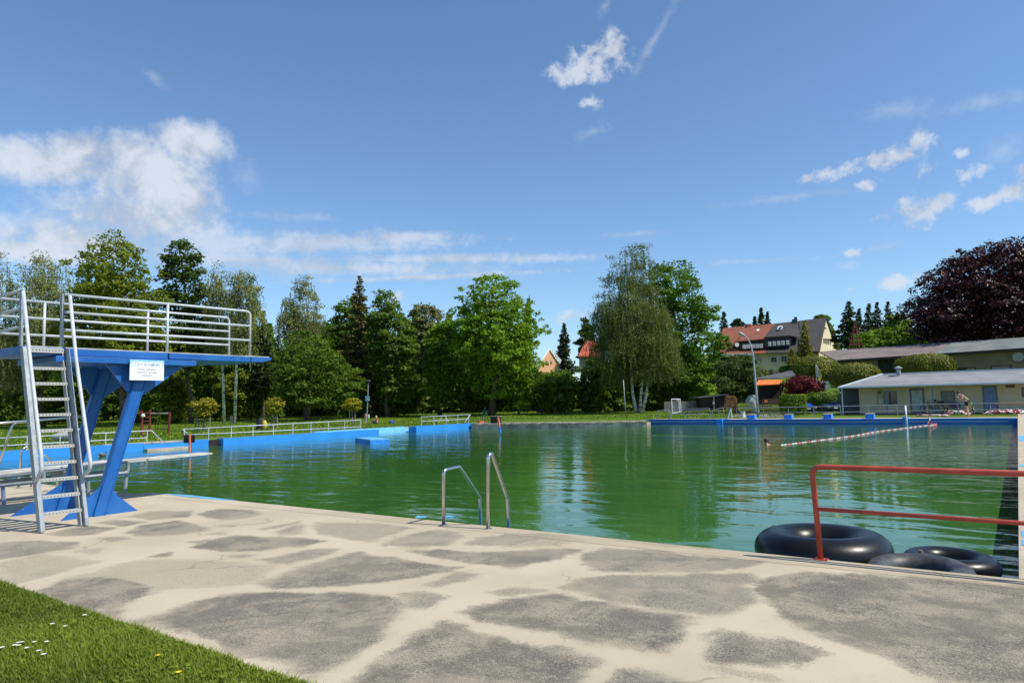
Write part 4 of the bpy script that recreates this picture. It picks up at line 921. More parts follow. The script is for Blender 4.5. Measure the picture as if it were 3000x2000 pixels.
torus('swim_tube', 'largest shiny black rubber tube behind the red railing post', (-2.0, 9.1, -.14), .52, .235, rubber)
torus('swim_tube', 'dusty grey black tube nearest the edge, half hidden by the deck', (-.95, 8.55, -.2), .38, .13, rubber2, (4, 0))
torus('swim_tube', 'small shiny black tube in the pool corner with shadow stripes', (-.72, 9.25, -.2), .34, .13, rubber, (0, 2), valve=215)
# ---------------------------------------------------------------- railings around the pool
def railing(label, polys, posts, plane, r=.026, m=railwhite, group='tubular railings around the pool', cat='railing', rr=.12):
    f = (lambda x, y: PX(x, y, plane[1])) if plane[0] == 'X' else (lambda x, y: PY(x, y, plane[1]))
    p0 = f(*posts[0][2:]) if posts else f(*polys[0][0]); p0[2] = 0
    t = empty('railing', p0, label, cat, group)
    for i, pl in enumerate(polys): MB().tube(roundpath([f(x, y) for x, y in pl], rr) if len(pl) > 2 else [f(x, y) for x, y in pl], r, 8).build('top_rail' if i == 0 else 'rail', m, t, smooth=True)
    for (x0, y0, x1, y1) in posts: MB().tube([f(x0, y0), f(x1, y1)], r*.9, 8).build('post', m, t)
    return t
railing('long white railing on the left blue wall, behind the diving tower', [[(-120, 1289), (444, 1261), (474, 1291), (474, 1335)], [(-120, 1312), (432, 1282)]],
        [(80, 1279, 78, 1318), (176, 1274, 175, 1313), (310, 1268, 309, 1305), (432, 1262, 430, 1297)], ('X', -36.9))
railing('white railing on the left blue wall right of the lifebuoy board', [[(535, 1257), (1057, 1230)], [(560, 1273), (1057, 1250)], [(535, 1257), (553, 1274)]],
        [(540, 1257, 540, 1275), (611, 1254, 611, 1288), (678, 1250, 677, 1283), (741, 1247, 741, 1280), (801, 1244, 801, 1277), (858, 1241, 858, 1273), (911, 1238, 911, 1269), (962, 1236, 962, 1266), (1010, 1233, 1010, 1263), (1057, 1230, 1057, 1259)], ('X', -36.9))
railing('short white railing on the blue wall beyond the shallow beach', [[(1233, 1221), (1376, 1214)], [(1235, 1234), (1371, 1227)], [(1378, 1214), (1360, 1238)]],
        [(1235, 1221, 1235, 1251), (1271, 1220, 1271, 1248), (1307, 1218, 1307, 1246), (1341, 1217, 1341, 1243), (1373, 1215, 1373, 1241)], ('X', -38.0))
railing('low grey handrail at the left end of the far blue wall', [[(1925, 1229), (1924, 1203), (1960, 1200), (1962, 1228)]], [(1965, 1205, 1966, 1228)], ('Y', 57.0), m=galv, rr=.1)
railing('grey double railing behind the far blue wall', [[(1958, 1199), (2079, 1196), (2082, 1226)], [(1965, 1213), (2079, 1211)], [(2004, 1203), (2080, 1199)]],
        [(2004, 1203, 2005, 1228), (2019, 1201, 2020, 1228), (2044, 1199, 2046, 1227), (1962, 1199, 1964, 1228)], ('Y', 57.2), m=galv, rr=.1)
railing('small grey handrail between the two far railings', [[(2089, 1226), (2086, 1200), (2106, 1198)], [(2108, 1225), (2104, 1195), (2119, 1195), (2121, 1210), (2108, 1211)]], [], ('Y', 57.1), m=galv, rr=.1)
railing('long grey two bar railing behind the starting blocks', [[(2158, 1209), (2156, 1195), (2500, 1189), (3000, 1178.5), (3200, 1174)], [(2158, 1209), (2500, 1206), (3000, 1198), (3200, 1194)]],
        [(2236, 1194, 2239, 1224), (2309, 1193, 2312, 1223), (2383, 1192, 2387, 1222), (2461, 1190, 2465, 1221), (2543, 1189, 2545, 1219), (2627, 1187, 2630, 1219), (2714, 1186, 2719, 1219), (2805, 1184, 2811, 1214), (2900, 1182, 2906, 1217), (3005, 1178, 3012, 1216)], ('Y', 58.6), m=galv, rr=.05)
railing('short red railing in front of the blue door', [[(2912, 1216), (2911, 1184), (3000, 1181), (3100, 1178)]], [], ('Y', 63), m=redp, rr=.1, r=.022)
# white ladder frame and pole on the far side
t = empty('climb_out_ladder', G(2132, 1228), 'white slanted ladder handrail on the far deck left of the bucket', 'pool ladder')
MB().tube([PY(2131, 1229, 56.3), PY(2141, 1196, 56.3)], .045, 8).build('handrail', white, t); MB().tube([PY(2141, 1196, 56.9), PY(2145, 1224, 56.9)], .03, 8).build('handrail', white, t); MB().tube([PY(2141, 1196, 56.3), PY(2141, 1196, 56.9)], .03, 8).build('handrail_top', white, t)
t = empty('lane_pole', PY(2660, 1245, 54.9), 'thick white pole at the far wall where the lane rope ends', 'pole')
MB().tube([PY(2658, 1262, 54.9), PY(2652, 1188, 54.9)], .06, 12).build('pole', white, t, smooth=True)
brightblue = mat('bright_blue_pad', (.03, .27, .85), .5, var=.15, vscale=5, dirt=.5)
# bright pillars proud of the far wall
def pillar(label, x0, x1, y0, y1, Yf):
    a = PY(x0, y0, Yf); b = PY(x1, y1, Yf)
    o = MB().box((a[0], Yf, -1.5), (b[0], Yf+.6, a[2])).build('wall_pillar', brightblue, bevel=.01); o2 = tag(o, label, 'pillar', 'bright blue pillars at the far pool wall'); return o
pillar('bright blue pillar with flaking paint left of the starting blocks', 2098, 2117, 1227, 1254, 54.9)
pillar('bright blue pillar behind the white lane pole', 2643, 2661, 1221, 1254, 54.95)
# starting blocks
sbp = None
for i, (xl, xm, xr, yt, yb, lab) in enumerate([(2190, 2204, 2212, 1214, 1228, 'first starting block, nearest the street lamp'), (2298, 2312, 2321, 1210, 1227, 'second starting block from the street lamp'),
                                       (2413, 2427, 2436, 1209, 1226, 'third starting block, in front of the dark car'), (2536, 2552, 2560, 1207, 1223, 'fourth starting block, nearest the white lane pole')]):
    Yb = 56.15; a = PY(xl, yb, Yb); b = PY(xr-3, yt, Yb); wd = .42; hh = b[2]-0
    if sbp is None:
        sbp = empty('starting_block', (a[0]+.25, Yb+.3, 0), lab, 'starting block', 'blue starting blocks on the far deck')
        c = np.array(sbp.location)
        MB().prism([(c[0]+.28, c[1]-.3, 0), (c[0]+.28, c[1]+.32, 0), (c[0]+.28, c[1]+.32, hh), (c[0]+.28, c[1]-.3, hh-.05)], (-.56, 0, 0)).build('block', brightblue, sbp, bevel=.01)
        MB().prism([(c[0]+.29, c[1]-.31, hh-.048), (c[0]+.29, c[1]+.33, hh+.003), (c[0]+.29, c[1]+.33, hh+.03), (c[0]+.29, c[1]-.31, hh-.02)], (-.58, 0, 0)).build('top_plate', mat('block_top', (.3, .22, .17), .8), sbp)
    else:
        o = copy_tree(sbp); o.location = (a[0]+.25, Yb+.3, 0); o['label'] = lab
# bucket
t = empty('white_bin', (float(G(2177, 1224)[0]), float(G(2177, 1224)[1]), 0), 'white plastic barrel beside the first starting block', 'barrel')
c = np.array(t.location); MB().tube([c, c+[0, 0, .5]], [.20, .17], 16).build('barrel', white, t, smooth=False); MB().tube([c+[0, 0, .5], c+[0, 0, .53]], .19, 16).build('rim', white, t)
# ---------------------------------------------------------------- lane rope with floats
ra, rb = G(2745, 1243, WZ+.005), G(2288, 1303, WZ+.005)
LR_ = empty('lane_rope', ra, 'red and white floating lane rope running from the far wall towards the swimmer', 'lane rope')
n = 96; pts = []
for i in range(n+1):
    u = i/n; p = ra+(rb-ra)*u; sd_ = np.array([rb[1]-ra[1], -(rb[0]-ra[0]), 0]); sd_ /= np.linalg.norm(sd_); p = p+sd_*(.35*math.sin(u*5)*(1-u**3)+.12*math.sin(u*17)*(1-u)); pts.append(p)
MB().tube(pts, .012, 5).build('rope', white, LR_)
fr = None; fw = None; redf = mat('red_float', (.55, .06, .08), .4); 
for i in range(n):
    p = (pts[i]+pts[i+1])/2; d = pts[i+1]-pts[i]; ang = math.atan2(d[1], d[0]); isr = (i//2) % 2 == 0
    src = fr if isr else fw
    if src is None:
        src = MB().tube([(-.08, 0, 0), (-.06, 0, 0), (.06, 0, 0), (.08, 0, 0)], [.012, .023, .023, .012], 8).build('float', redf if isr else white)
        if isr: fr = src
        else: fw = src
        o = src
    else: o = src.copy(); C.objects.link(o)
    o.parent = LR_; o.location = [float(x) for x in (p-np.array(LR_.location))]; o.rotation_euler.z = ang; o.matrix_parent_inverse = Matrix.Identity(4)
# stripes material rope piles
def stripemat():
    m = bpy.data.materials.new('striped_float_rope'); m.use_nodes = True; N = NT(m.node_tree); b = N.n['Principled BSDF']
    g = N.new('ShaderNodeTexCoord').outputs['Object']; n = N.noise(g, 3.2, 1)
    N.l.new(N.mix(N.mapr(n, .48, .54, smooth=False), (.6, .10, .13), (.75, .70, .68)), b.inputs['Base Color']); return m
spm = stripemat()
def pile(label, c, L_, W_, h, turns, seed):
    rg = np.random.default_rng(seed); pts = []
    for i in range(turns*10):
        u = i/(turns*10-1); pts.append((c[0]+L_*(u-.5)+.25*math.sin(i*1.1), c[1]+W_*math.sin(i*PI/5)*(.6+.4*rg.random()), .06+h*rg.random()*(1-abs(2*u-1)**3)))
    o = MB().tube(pts, .06, 7).build('coiled_lane_rope', spm, smooth=True); return tag(o, label, 'lane rope', 'coiled lane ropes on the far deck')
pile('heap of pink and white lane rope at the feet of the man', G(2808, 1216), 1.6, .35, .28, 5, 1)
pile('long heap of pink and white lane rope in the far right corner', G(2960, 1214), 3.2, .4, .34, 9, 2)
pile('flat strand of orange and white lane rope right of the white pole', G(2730, 1219), 2.0, .2, .03, 3, 3)
pts = [PY(2722, 1222, 55.6)+[0, 0, .05], PY(2722, 1222, 55.0), PY(2724, 1230, 54.98), PY(2718, 1240, 54.9), ra]
pts[0][2] = .05; tag(MB().tube(pts, .05, 7).build('rope_end', spm, smooth=True), 'short end of lane rope hanging down the far wall', 'lane rope', 'coiled lane ropes on the far deck')
# ---------------------------------------------------------------- small things by and in the pool
# raft
a, b, c = G(1040, 1294, WZ), G(1085, 1301, WZ), G(1142, 1298, WZ)
rl = empty('pool_island', a, 'blue painted square block standing in the water', 'platform')
zt_ = PX(1085, 1289.5, b[0])[2]
d = c-b; e = a-b; q = a+d
MB().prism([b+[0, 0, -1], c+[0, 0, -1], c+e+[0, 0, -1], a+[0, 0, -1]], (0, 0, zt_-WZ+1)).build('block', brightblue, rl)
MB().prism([p+[0, 0, zt_-WZ+.002] for p in (b, c, c+e, a)], (0, 0, .03)).build('top_slab', lightblue, rl)
# marker posts
def marker(label, top, mid, bot, D, board=None):
    t = empty('marker_post', A(*bot, D), label, 'post', 'orange marker posts in the pool')
    MB().tube([A(*top, D), A(*mid, D)], .055*D/36, 10).build('upper_post', orange, t); MB().tube([A(*mid, D), A(bot[0], bot[1]+8, D)], .055*D/36, 10).build('lower_post', brightblue, t)
    if board:
        for (x0, x1, y0, y1) in board:
            MB().prism([A(x0, y0, D+.1), A(x1, y0, D+.1), A(x1, y1, D+.1), A(x0, y1, D+.1)], (-fwd*.03)).build('board', black, t)
    return t
marker('orange post in the water carrying two black boards', (556, 1272), (556, 1325), (555, 1333), 32, [(539, 554, 1274, 1297), (558, 571, 1273, 1296)])
marker('leaning orange and blue post in the water by the stone edge', (1459, 1224), (1463, 1250), (1465, 1261), 46)
# duck
g = A(300, 1337, 33); dk_ = empty('duck', g, 'grey brown duck swimming by the left blue wall', 'duck')
dm = mat('duck_feathers', (.22, .17, .12), .8, var=.3, vscale=20); u = side
def dpt(s, h, f=0): return g+side*s+np.array([0, 0, h])+fwd*f
body = MB()
prof = [(-.20, .12, .01), (-.16, .09, .035), (-.08, .06, .075), (.02, .05, .09), (.10, .06, .07), (.14, .10, .045), (.145, .16, .032), (.15, .20, .036), (.175, .215, .03), (.20, .21, .01)]
body.tube([dpt(s, h+.02) for s, h, r in prof], [r for s, h, r in prof], 12)
body.build('body', dm, dk_, smooth=True); MB().tube([dpt(.2, .227), dpt(.25, .222)], [.012, .004], 6).build('bill', mat('duck_bill', (.45, .3, .05), .5), dk_)
MB().tube([dpt(-.12, .12, -.05), dpt(0, .14, -.085), dpt(.06, .12, -.07)], [.01, .035, .01], 8).build('wing', mat('duck_wing', (.4, .36, .3), .8), dk_)
# bollard and small items at the stone edge
t = empty('wooden_bollard', G(1453, 1240), 'dark wooden box with light top on the stone edge behind the leaning post', 'box'); c_ = G(1453, 1239.5)
MB().box((-.35, -.3, 0), (.35, .3, .55), o=c_, R=np.eye(3)).build('box', darkwood, t); MB().box((-.38, -.33, .552), (.38, .33, .6), o=c_, R=np.eye(3)).build('lid', greywood, t)
t = empty('parasol_stand', G(1421, 1237), 'dark green net pole stand on the meadow edge', 'stand'); c_ = G(1421, 1238)
for s in (-.3, .3): MB().tube([c_+side*s, c_+[0, 0, 1.1]+side*s*.4, c_+[0, 0, .1]+side*s*.9+fwd*.4], .025, 6).build('leg', mat('dark_green_metal', (.03, .08, .06), .5), t)
for h in (.3, .6, .9): MB().tube([c_+side*-.28+[0, 0, h], c_+side*.28+[0, 0, h]], .02, 6).build('bar', MATS['dark_green_metal'], t)
MB().tube([c_+[0, 0, 0], c_+[0, 0, 1.35]], .03, 6).build('pole', MATS['dark_green_metal'], t)
def lump(name, label, cat, px, py, w_, h, m, D=None, dep=.5):
    g = G(px, py) if D is None else A(px, py, D); t = empty(name, g, label, cat); mb = MB(); n = 12
    vs = []
    for j in range(5):
        rr = (1, 1.04, .9, .6, .15)[j]; hh = (0, .35, .7, .93, 1)[j]
        for k in range(n): a = 2*PI*k/n; r_ = rr*(1+.12*math.sin(3*a+j)+.08*random.random()); vs.append(g+side*math.cos(a)*w_/2*r_+fwd*math.sin(a)*w_*dep*r_+np.array([0, 0, h*hh]))
    mb.add(vs, [(j*n+k, j*n+(k+1) % n, (j+1)*n+(k+1) % n, (j+1)*n+k) for j in range(4) for k in range(n)]+[tuple(range(4*n, 5*n))]); mb.build('cloth' if 'towel' in name or 'bag' in name else 'body', m, t, smooth=True); return t
lump('red_bag', 'small orange red bag on the stone edge', 'bag', 1409, 1239, .5, .18, mat('orange_red_cloth', (.55, .10, .05), .8))
lump('blue_bag', 'tiny blue bag lying on the meadow', 'bag', 1148, 1239, .5, .28, mat('navy_cloth', (.03, .06, .25), .8))
lump('dark_towel', 'dark towel on the grass between the two people', 'towel', 1086, 1241, .8, .08, mat('brown_cloth', (.06, .035, .03), .9))
t = lump('rucksack', 'black and yellow rucksack on the meadow behind the railing', 'rucksack', 765, 1257, .8, .95, black, dep=.4); g = G(765, 1257)
MB().ball(g+side*.3+[0, 0, .35]-fwd*.1, (.22, .22, .38)).build('front_pocket', mat('yellow_cloth', (.5, .4, .05), .8), t, smooth=True)
# A-frame stand
t = empty('folding_stand', G(1300, 1237), 'small white folding A frame standing on the meadow', 'stand'); c_ = G(1300, 1237)
for s in (-1, 1): MB().beam(c_+side*.45*s, c_+[0, 0, .65]+side*.1*s, .12, .04).build('leg', white, t)
MB().beam(c_+[0, 0, .62]+side*-.14, c_+[0, 0, .62]+side*.14, .14, .05).build('top_bar', white, t)
# utility box by the young maples
c_ = A(681, 1240, 62); t = empty('utility_box', c_, 'pale green utility box on a post under the trees', 'box')
MB().prism([A(674, 1218, 62), A(687, 1218, 62), A(687, 1240, 62), A(674, 1240, 62)], fwd*.25).build('box', mat('pale_green_metal', (.12, .15, .10), .6), t); MB().tube([A(674, 1240, 62.1), A(674, 1250, 62.1)], .04, 6).build('post', galv, t)
MB().tube([A(687.5, 1216, 62), A(687, 1241, 62)], .04, 6).build('edge_post', greywood, t)
# swing frame (rust red)
D = 50; t = empty('swing_frame', A(440, 1270, D), 'rust red climbing and swing frame behind the blue tower leg', 'swing frame')
for (x0, y0, x1, y1) in ((416, 1203, 414, 1284), (440, 1201, 438, 1270), (498, 1207, 493, 1270), (361, 1208, 360, 1268)):
    MB().tube([A(x0, y0, D+(0 if x0 > 430 else -1)), A(x1, y1, D+(0 if x0 > 430 else -1))], .08, 8).build('post', rust, t)
MB().tube([A(440, 1211, D), A(498, 1211, D)], .06, 8).build('top_bar', greywood, t); MB().tube([A(361, 1212, D-.5), A(440, 1210, D)], .06, 8).build('top_bar', rust, t)
for y in (1222, 1234, 1246, 1257): MB().tube([A(416, y, D-1), A(439, y-.5, D)], .035, 6).build('rung', rust, t)
MB().ball(A(419, 1217, D-1.2), .13).build('end_cap', white, t)
for x in (455, 480): MB().tube([A(x, 1211, D), A(x+1, 1255, D)], .012, 5).build('chain', black, t)
MB().prism([A(453, 1255, D-.2), A(483, 1255, D-.2), A(483, 1257, D-.2), A(453, 1257, D-.2)], fwd*.3).build('seat', black, t)
# swan shaped boat
D = 42; t = empty('swan_boat', A(200, 1284, D), 'pale pedal boat with a curled white swan neck on the left meadow', 'boat')
hull = MB(); st = [(152, 1281, .12), (158, 1282, .3), (175, 1280, .42), (200, 1278, .45), (225, 1277, .42), (240, 1275, .3), (247, 1272, .08)]
hull.tube([A(x, y-1, D) for x, y, r in st], [r*.62 for x, y, r in st], 12).build('hull', mat('faded_white_hull', (.38, .37, .34), .7, var=.25, vscale=2), t, smooth=True)
MB().tube([A(x, y, D) for x, y in ((222, 1274), (228, 1270), (225, 1265), (226, 1260), (232, 1259), (235, 1263), (231, 1267), (236, 1271))], [.12, .13, .11, .1, .1, .09, .08, .06], 10).build('swan_neck', white, t, smooth=True)
# ---------------------------------------------------------------- posts and lamps
D = 74; t = empty('assembly_sign_post', A(1074, 1238, D), 'tall thin post with a square blue and white sign in front of the dark bushes', 'sign post')
MB().tube([A(1074, 1240, D), A(1079, 1120, D)], .06, 8).build('post', galv, t)
MB().prism([A(1070, 1160, D-.15), A(1083, 1160, D-.15), A(1083, 1174, D-.15), A(1070, 1174, D-.15)], fwd*.04).build('sign_panel', mat('turquoise_sign', (.05, .34, .42), .5), t)
wm_ = mat('sign_white', (.78, .82, .86), .4); cx, cy = 1076.5, 1167
for sx, sy in ((1, 1), (1, -1), (-1, 1), (-1, -1)):
    q = lambda x, y: A(cx+x*sx, cy+y*sy, D-.18)
    MB().prism([q(5.2, 5.6), q(2.6, 5.2), q(4.9, 2.9)], fwd*.015).build('arrow', wm_, t); MB().prism([q(3.6, 4.5), q(4.2, 3.9), q(2.9, 2.6), q(2.3, 3.2)], fwd*.015).build('arrow_shaft', wm_, t)
for dx in (-1.5, 0, 1.5): MB().prism([A(cx+dx-.5, cy-.8, D-.18), A(cx+dx+.5, cy-.8, D-.18), A(cx+dx+.5, cy+2, D-.18), A(cx+dx-.5, cy+2, D-.18)], fwd*.015).build('figure', wm_, t)
MB().ball(A(1079, 1117, D), (.28, .28, .2)).build('lamp_head', black, t, smooth=True)
MB().prism([A(1078, 1213, D-.2), A(1082, 1213, D-.2), A(1082, 1224, D-.2), A(1078, 1224, D-.2)], fwd*.12).build('notice_box', white, t)
D = 74; t = empty('thin_pole', A(1834, 1221, D), 'thin leaning grey pole left of the birch trunks', 'pole'); MB().tube([A(1834, 1222, D), A(1830, 1170, D), A(1826, 1112, D)], [.07, .06, .05], 8).build('pole', galv, t, smooth=True); MB().tube([A(1826, 1112, D), A(1825, 1109, D)], .09, 8).build('cap', black, t)
D = 60; t = empty('street_lamp', A(2221, 1224, D), 'tall grey street lamp with a curved arm on the far deck', 'street lamp')
pp = [(2221, 1225), (2216, 1150), (2211, 1090), (2206, 1040), (2201, 1015), (2196, 1002), (2190, 991), (2183, 984)]
MB().tube([A(x, y, D) for x, y in pp], [.10, .09, .08, .07, .06, .05, .045, .04], 10).build('pole', mat('lamp_pole_paint', (.36, .42, .48), .5), t, smooth=True)
a, b = A(2184, 985, D), A(2163, 974, D); dd = b-a
MB().tube([a, a+dd*.15, a+dd*.5, a+dd*.9, b], [.06, .10, .14, .12, .05], 10).build('lamp_head', mat('lamp_head_grey', (.33, .33, .28), .5), t, smooth=True)
# ---------------------------------------------------------------- fences and the entrance corner
def fence_run(name, label, pts, D, n, m, thick=.03, cat='fence', w_=.7, rails=True):
    t = empty(name, A(pts[0][0], pts[0][2], D), label, cat); (x0, ya0, yb0), (x1, ya1, yb1) = pts; mb = MB()
    for i in range(n):
        u = (i+.5)/n; du = w_/n/2; j = random.uniform(-1, 1)*.8
        f = lambda uu: (x0+(x1-x0)*uu, ya0+(ya1-ya0)*uu+j, yb0+(yb1-yb0)*uu)
        l, r = f(u-du), f(u+du); mb.prism([A(l[0], l[1], D), A(r[0], r[1], D), A(r[0], r[2], D), A(l[0], l[2], D)], fwd*thick)
    mb.build('slats', m, t)
    if rails:
        for k in (.2, .8): MB().beam(A(x0, ya0+(yb0-ya0)*k, D+.06), A(x1, ya1+(yb1-ya1)*k, D+.06), .04, .08).build('cross_rail', m, t)
    return t
fence_run('board_fence', 'weathered grey board fence left of the wood shed', [(1946, 1176, 1206), (2054, 1174, 1203)], 80, 46, greywood, w_=.94)
fence_run('metal_gate', 'dark metal bar gate right of the wood pile', [(2168, 1169, 1214), (2229, 1169, 1215)], 70, 22, mat('dark_gate_metal', (.05, .045, .04), .6), w_=.3)
fence_run('wooden_fence', 'brown slat fence behind the low concrete strip', [(2232, 1168, 1212), (2290, 1167, 1211)], 71, 20, mat('brown_fence', (.16, .11, .07), .8), w_=.35)
fence_run('white_picket_fence', 'white board fence piece below the yellow flag', [(2402, 1115, 1140), (2430, 1116, 1142)], 76, 8, white, w_=.8)
tag(MB().prism([A(2240, 1171, 70.6), A(2249, 1171, 70.6), A(2249, 1178, 70.6), A(2240, 1178, 70.6)], fwd*.02).build('fence_notice', mat('orange_notice', (.65, .18, .08), .6)), 'small plain orange red notice board on the brown slat fence', 'notice')
t = empty('ball_net', A(1980, 1212, 62), 'white framed net leaning upright behind the grey railing', 'net frame')
for (x0, y0, x1, y1) in ((1967, 1169, 1970, 1212), (1992, 1168, 1995, 1207), (1967, 1169, 1992, 1169), (1970, 1211, 1994, 1206), (1988, 1168, 1990, 1208)): MB().tube([A(x0, y0, 62), A(x1, y1, 62)], .045, 8).build('frame', white, t)
mb = MB()
for i in range(1, 12): x = 1967+i*2.1; mb.tube([A(x, 1170, 62.05), A(x+2.5, 1210, 62.05)], .012, 4)
for i in range(1, 9): y = 1169+i*4.6; mb.tube([A(1967.5, y, 62.05), A(1994, y-.5, 62.05)], .009, 4)
mb.build('net', mat('net_cord', (.35, .37, .36), .8), t)
MB().prism([A(1982, 1170, 61.9), A(1988, 1170, 61.9), A(1988, 1175, 61.9), A(1982, 1175, 61.9)], fwd*.02).build('tag', mat('pink_label', (.6, .3, .28), .7), t)
# wood shed
t = empty('wood_shed', A(2100, 1205, 78), 'long dark wood shed with a flat roof beside the fence', 'shed')
MB().prism([A(2052, 1165, 78), A(2127, 1158, 78), A(2127, 1201, 78), A(2056, 1201, 78)], fwd*3).build('side_wall', darkwood, t)
MB().prism([A(2048, 1163, 77.7), A(2130, 1153.5, 77.7), A(2162, 1157, 79.5), A(2162, 1160, 79.5), A(2130, 1156.5, 77.7), A(2048, 1165.5, 77.7)], fwd*3.2).build('roof', mat('shed_roof', (.16, .15, .14), .8), t)
MB().tube([A(2091, 1160, 77.5), A(2092, 1215, 77)], .04, 6).build('post', greywood, t)
MB().prism([A(2088, 1175.5, 77.2), A(2094, 1175.5, 77.2), A(2094, 1184, 77.2), A(2088, 1184, 77.2)], fwd*.03).build('notice', mat('notice_grey', (.4, .45, .45), .6), t)
def logs():
    t = empty('wood_pile', A(2145, 1200, 76), 'stack of split firewood with reddish cut ends under the shed roof', 'wood pile'); cols = [mat('log_end_'+n, c, .8, var=.25, vscale=9) for n, c in (('light', (.42, .20, .09)), ('dark', (.26, .12, .06)))]
    mbs = [MB(), MB()]; c0 = A(2127, 1198, 76.5)
    for r in range(14):
        for k in range(16):
            x = 2128+k*2.15+(r % 2)*1.0+random.uniform(-.4, .4); y = 1194-r*2.6+random.uniform(-.4, .4)
            if x > 2160-max(0, (r-9))*1.5: continue
            p = A(x, y, 76.4+random.uniform(-.1, .05)); mbs[random.random() < .45].tube([p, p+fwd*.6], .042+.012*random.random(), 6)
    mbs[0].build('split_logs', cols[0], t); mbs[1].build('split_logs', cols[1], t); return t
logs()
# loose branches below the pile
mb = MB()
for i in range(70):
    p = A(random.uniform(2128, 2162), random.uniform(1190, 1204), 75.8); mb.tube([p, p+rng.normal(size=3)*.35], .018, 4)
tag(mb.build('brushwood', mat('twig_grey', (.12, .09, .07), .9)), 'pile of thin brushwood twigs in front of the wood pile', 'brushwood')
# plastic sheet over something
t = empty('covered_object', A(2205, 1206, 68), 'object wrapped in crumpled translucent plastic sheeting beside the gate', 'tarpaulin'); mb = MB(); rws = []
for j, (y, xl, xr) in enumerate([(1157, 2196, 2212), (1163, 2190, 2217), (1175, 2184, 2220), (1185, 2196, 2219), (1195, 2200, 2221), (1206, 2203, 2226)]):
    rws.append([A(xl+(xr-xl)*k/8, y+random.uniform(-1, 1), 68+.45*math.cos(PI*(k-4)/8)*-1+random.uniform(-.08, .08)) for k in range(9)])
vs = [p for r in rws for p in r]; mb.add(vs, [(j*9+k, j*9+k+1, (j+1)*9+k+1, (j+1)*9+k) for j in range(5) for k in range(8)])
o = mb.build('sheet', mat('plastic_sheet', (.30, .34, .32), .25, var=.3, vscale=5, spec=.8), t); sm_ = o.modifiers.new('thick', 'SOLIDIFY'); sm_.thickness = .02
# awning, carport
t = empty('garden_pergola', A(2250, 1165, 76), 'dark roofed garden shelter with an orange awning', 'shelter')
MB().prism([A(2213, 1108.5, 76), A(2285, 1105.5, 76), A(2330, 1098, 79), A(2320, 1083, 84), A(2285, 1093, 83), A(2222, 1104, 78)], (0, 0, -.12)).build('roof', greyfelt if False else mat('shelter_roof', (.09, .095, .10), .7), t)
MB().prism([A(2221, 1113, 75), A(2292, 1112.5, 75), A(2283, 1123.5, 73.5), A(2216, 1127, 73.5)], (0, 0, -.03)).build('awning', orangecloth, t)
aw = MB()
for i in range(24):
    x = 2216+67*i/23; y = 1127-3.5*i/23; aw.prism([A(x-1.5, y, 73.45), A(x+1.5, y-.15, 73.45), A(x+1.2, y+2.6, 73.45), A(x-1.2, y+2.6, 73.45)], fwd*.02)
aw.build('valance', orangecloth, t)
for x, yb in ((2220, 1175), (2287, 1170)): MB().beam(A(x, 1110, 76), A(x, yb, 76), .12, .12, (1, 0, 0)).build('post', darkwood, t)
MB().prism([A(2222, 1128, 78), A(2290, 1125, 78), A(2290, 1185, 78), A(2222, 1185, 78)], fwd*.1).build('back_wall', darkwood, t)
# flag
t = empty('flag', A(2394, 1118, 75), 'limp yellow and white flag above the red maple', 'flag'); MB().tube([A(2389.5, 1068, 75), A(2392.5, 1122, 75)], .03, 6).build('pole', white, t)
def cloth(pl, m, nm):
    mb = MB(); k = len(pl)
    vs = [];
    for i, (y, xl, xr) in enumerate(pl):
        for j in range(5): vs.append(A(xl+(xr-xl)*j/4, y, 75+.12*math.sin(j*2.2+i*.6)))
    mb.add(vs, [(i*5+j, i*5+j+1, (i+1)*5+j+1, (i+1)*5+j) for i in range(k-1) for j in range(4)]); o = mb.build(nm, m, t, smooth=True); s_ = o.modifiers.new('thick', 'SOLIDIFY'); s_.thickness = .01
cloth([(1069, 2390, 2392.5), (1080, 2390.5, 2398), (1092, 2391, 2402), (1104, 2391.5, 2405)], mat('white_cloth', (.7, .7, .66), .8), 'white_field'); cloth([(1078, 2396.5, 2398), (1092, 2400, 2405), (1104, 2397, 2408), (1112, 2393, 2405), (1117, 2394, 2399)], mat('yellow_flag_cloth', (.75, .58, .06), .8), 'yellow_field')
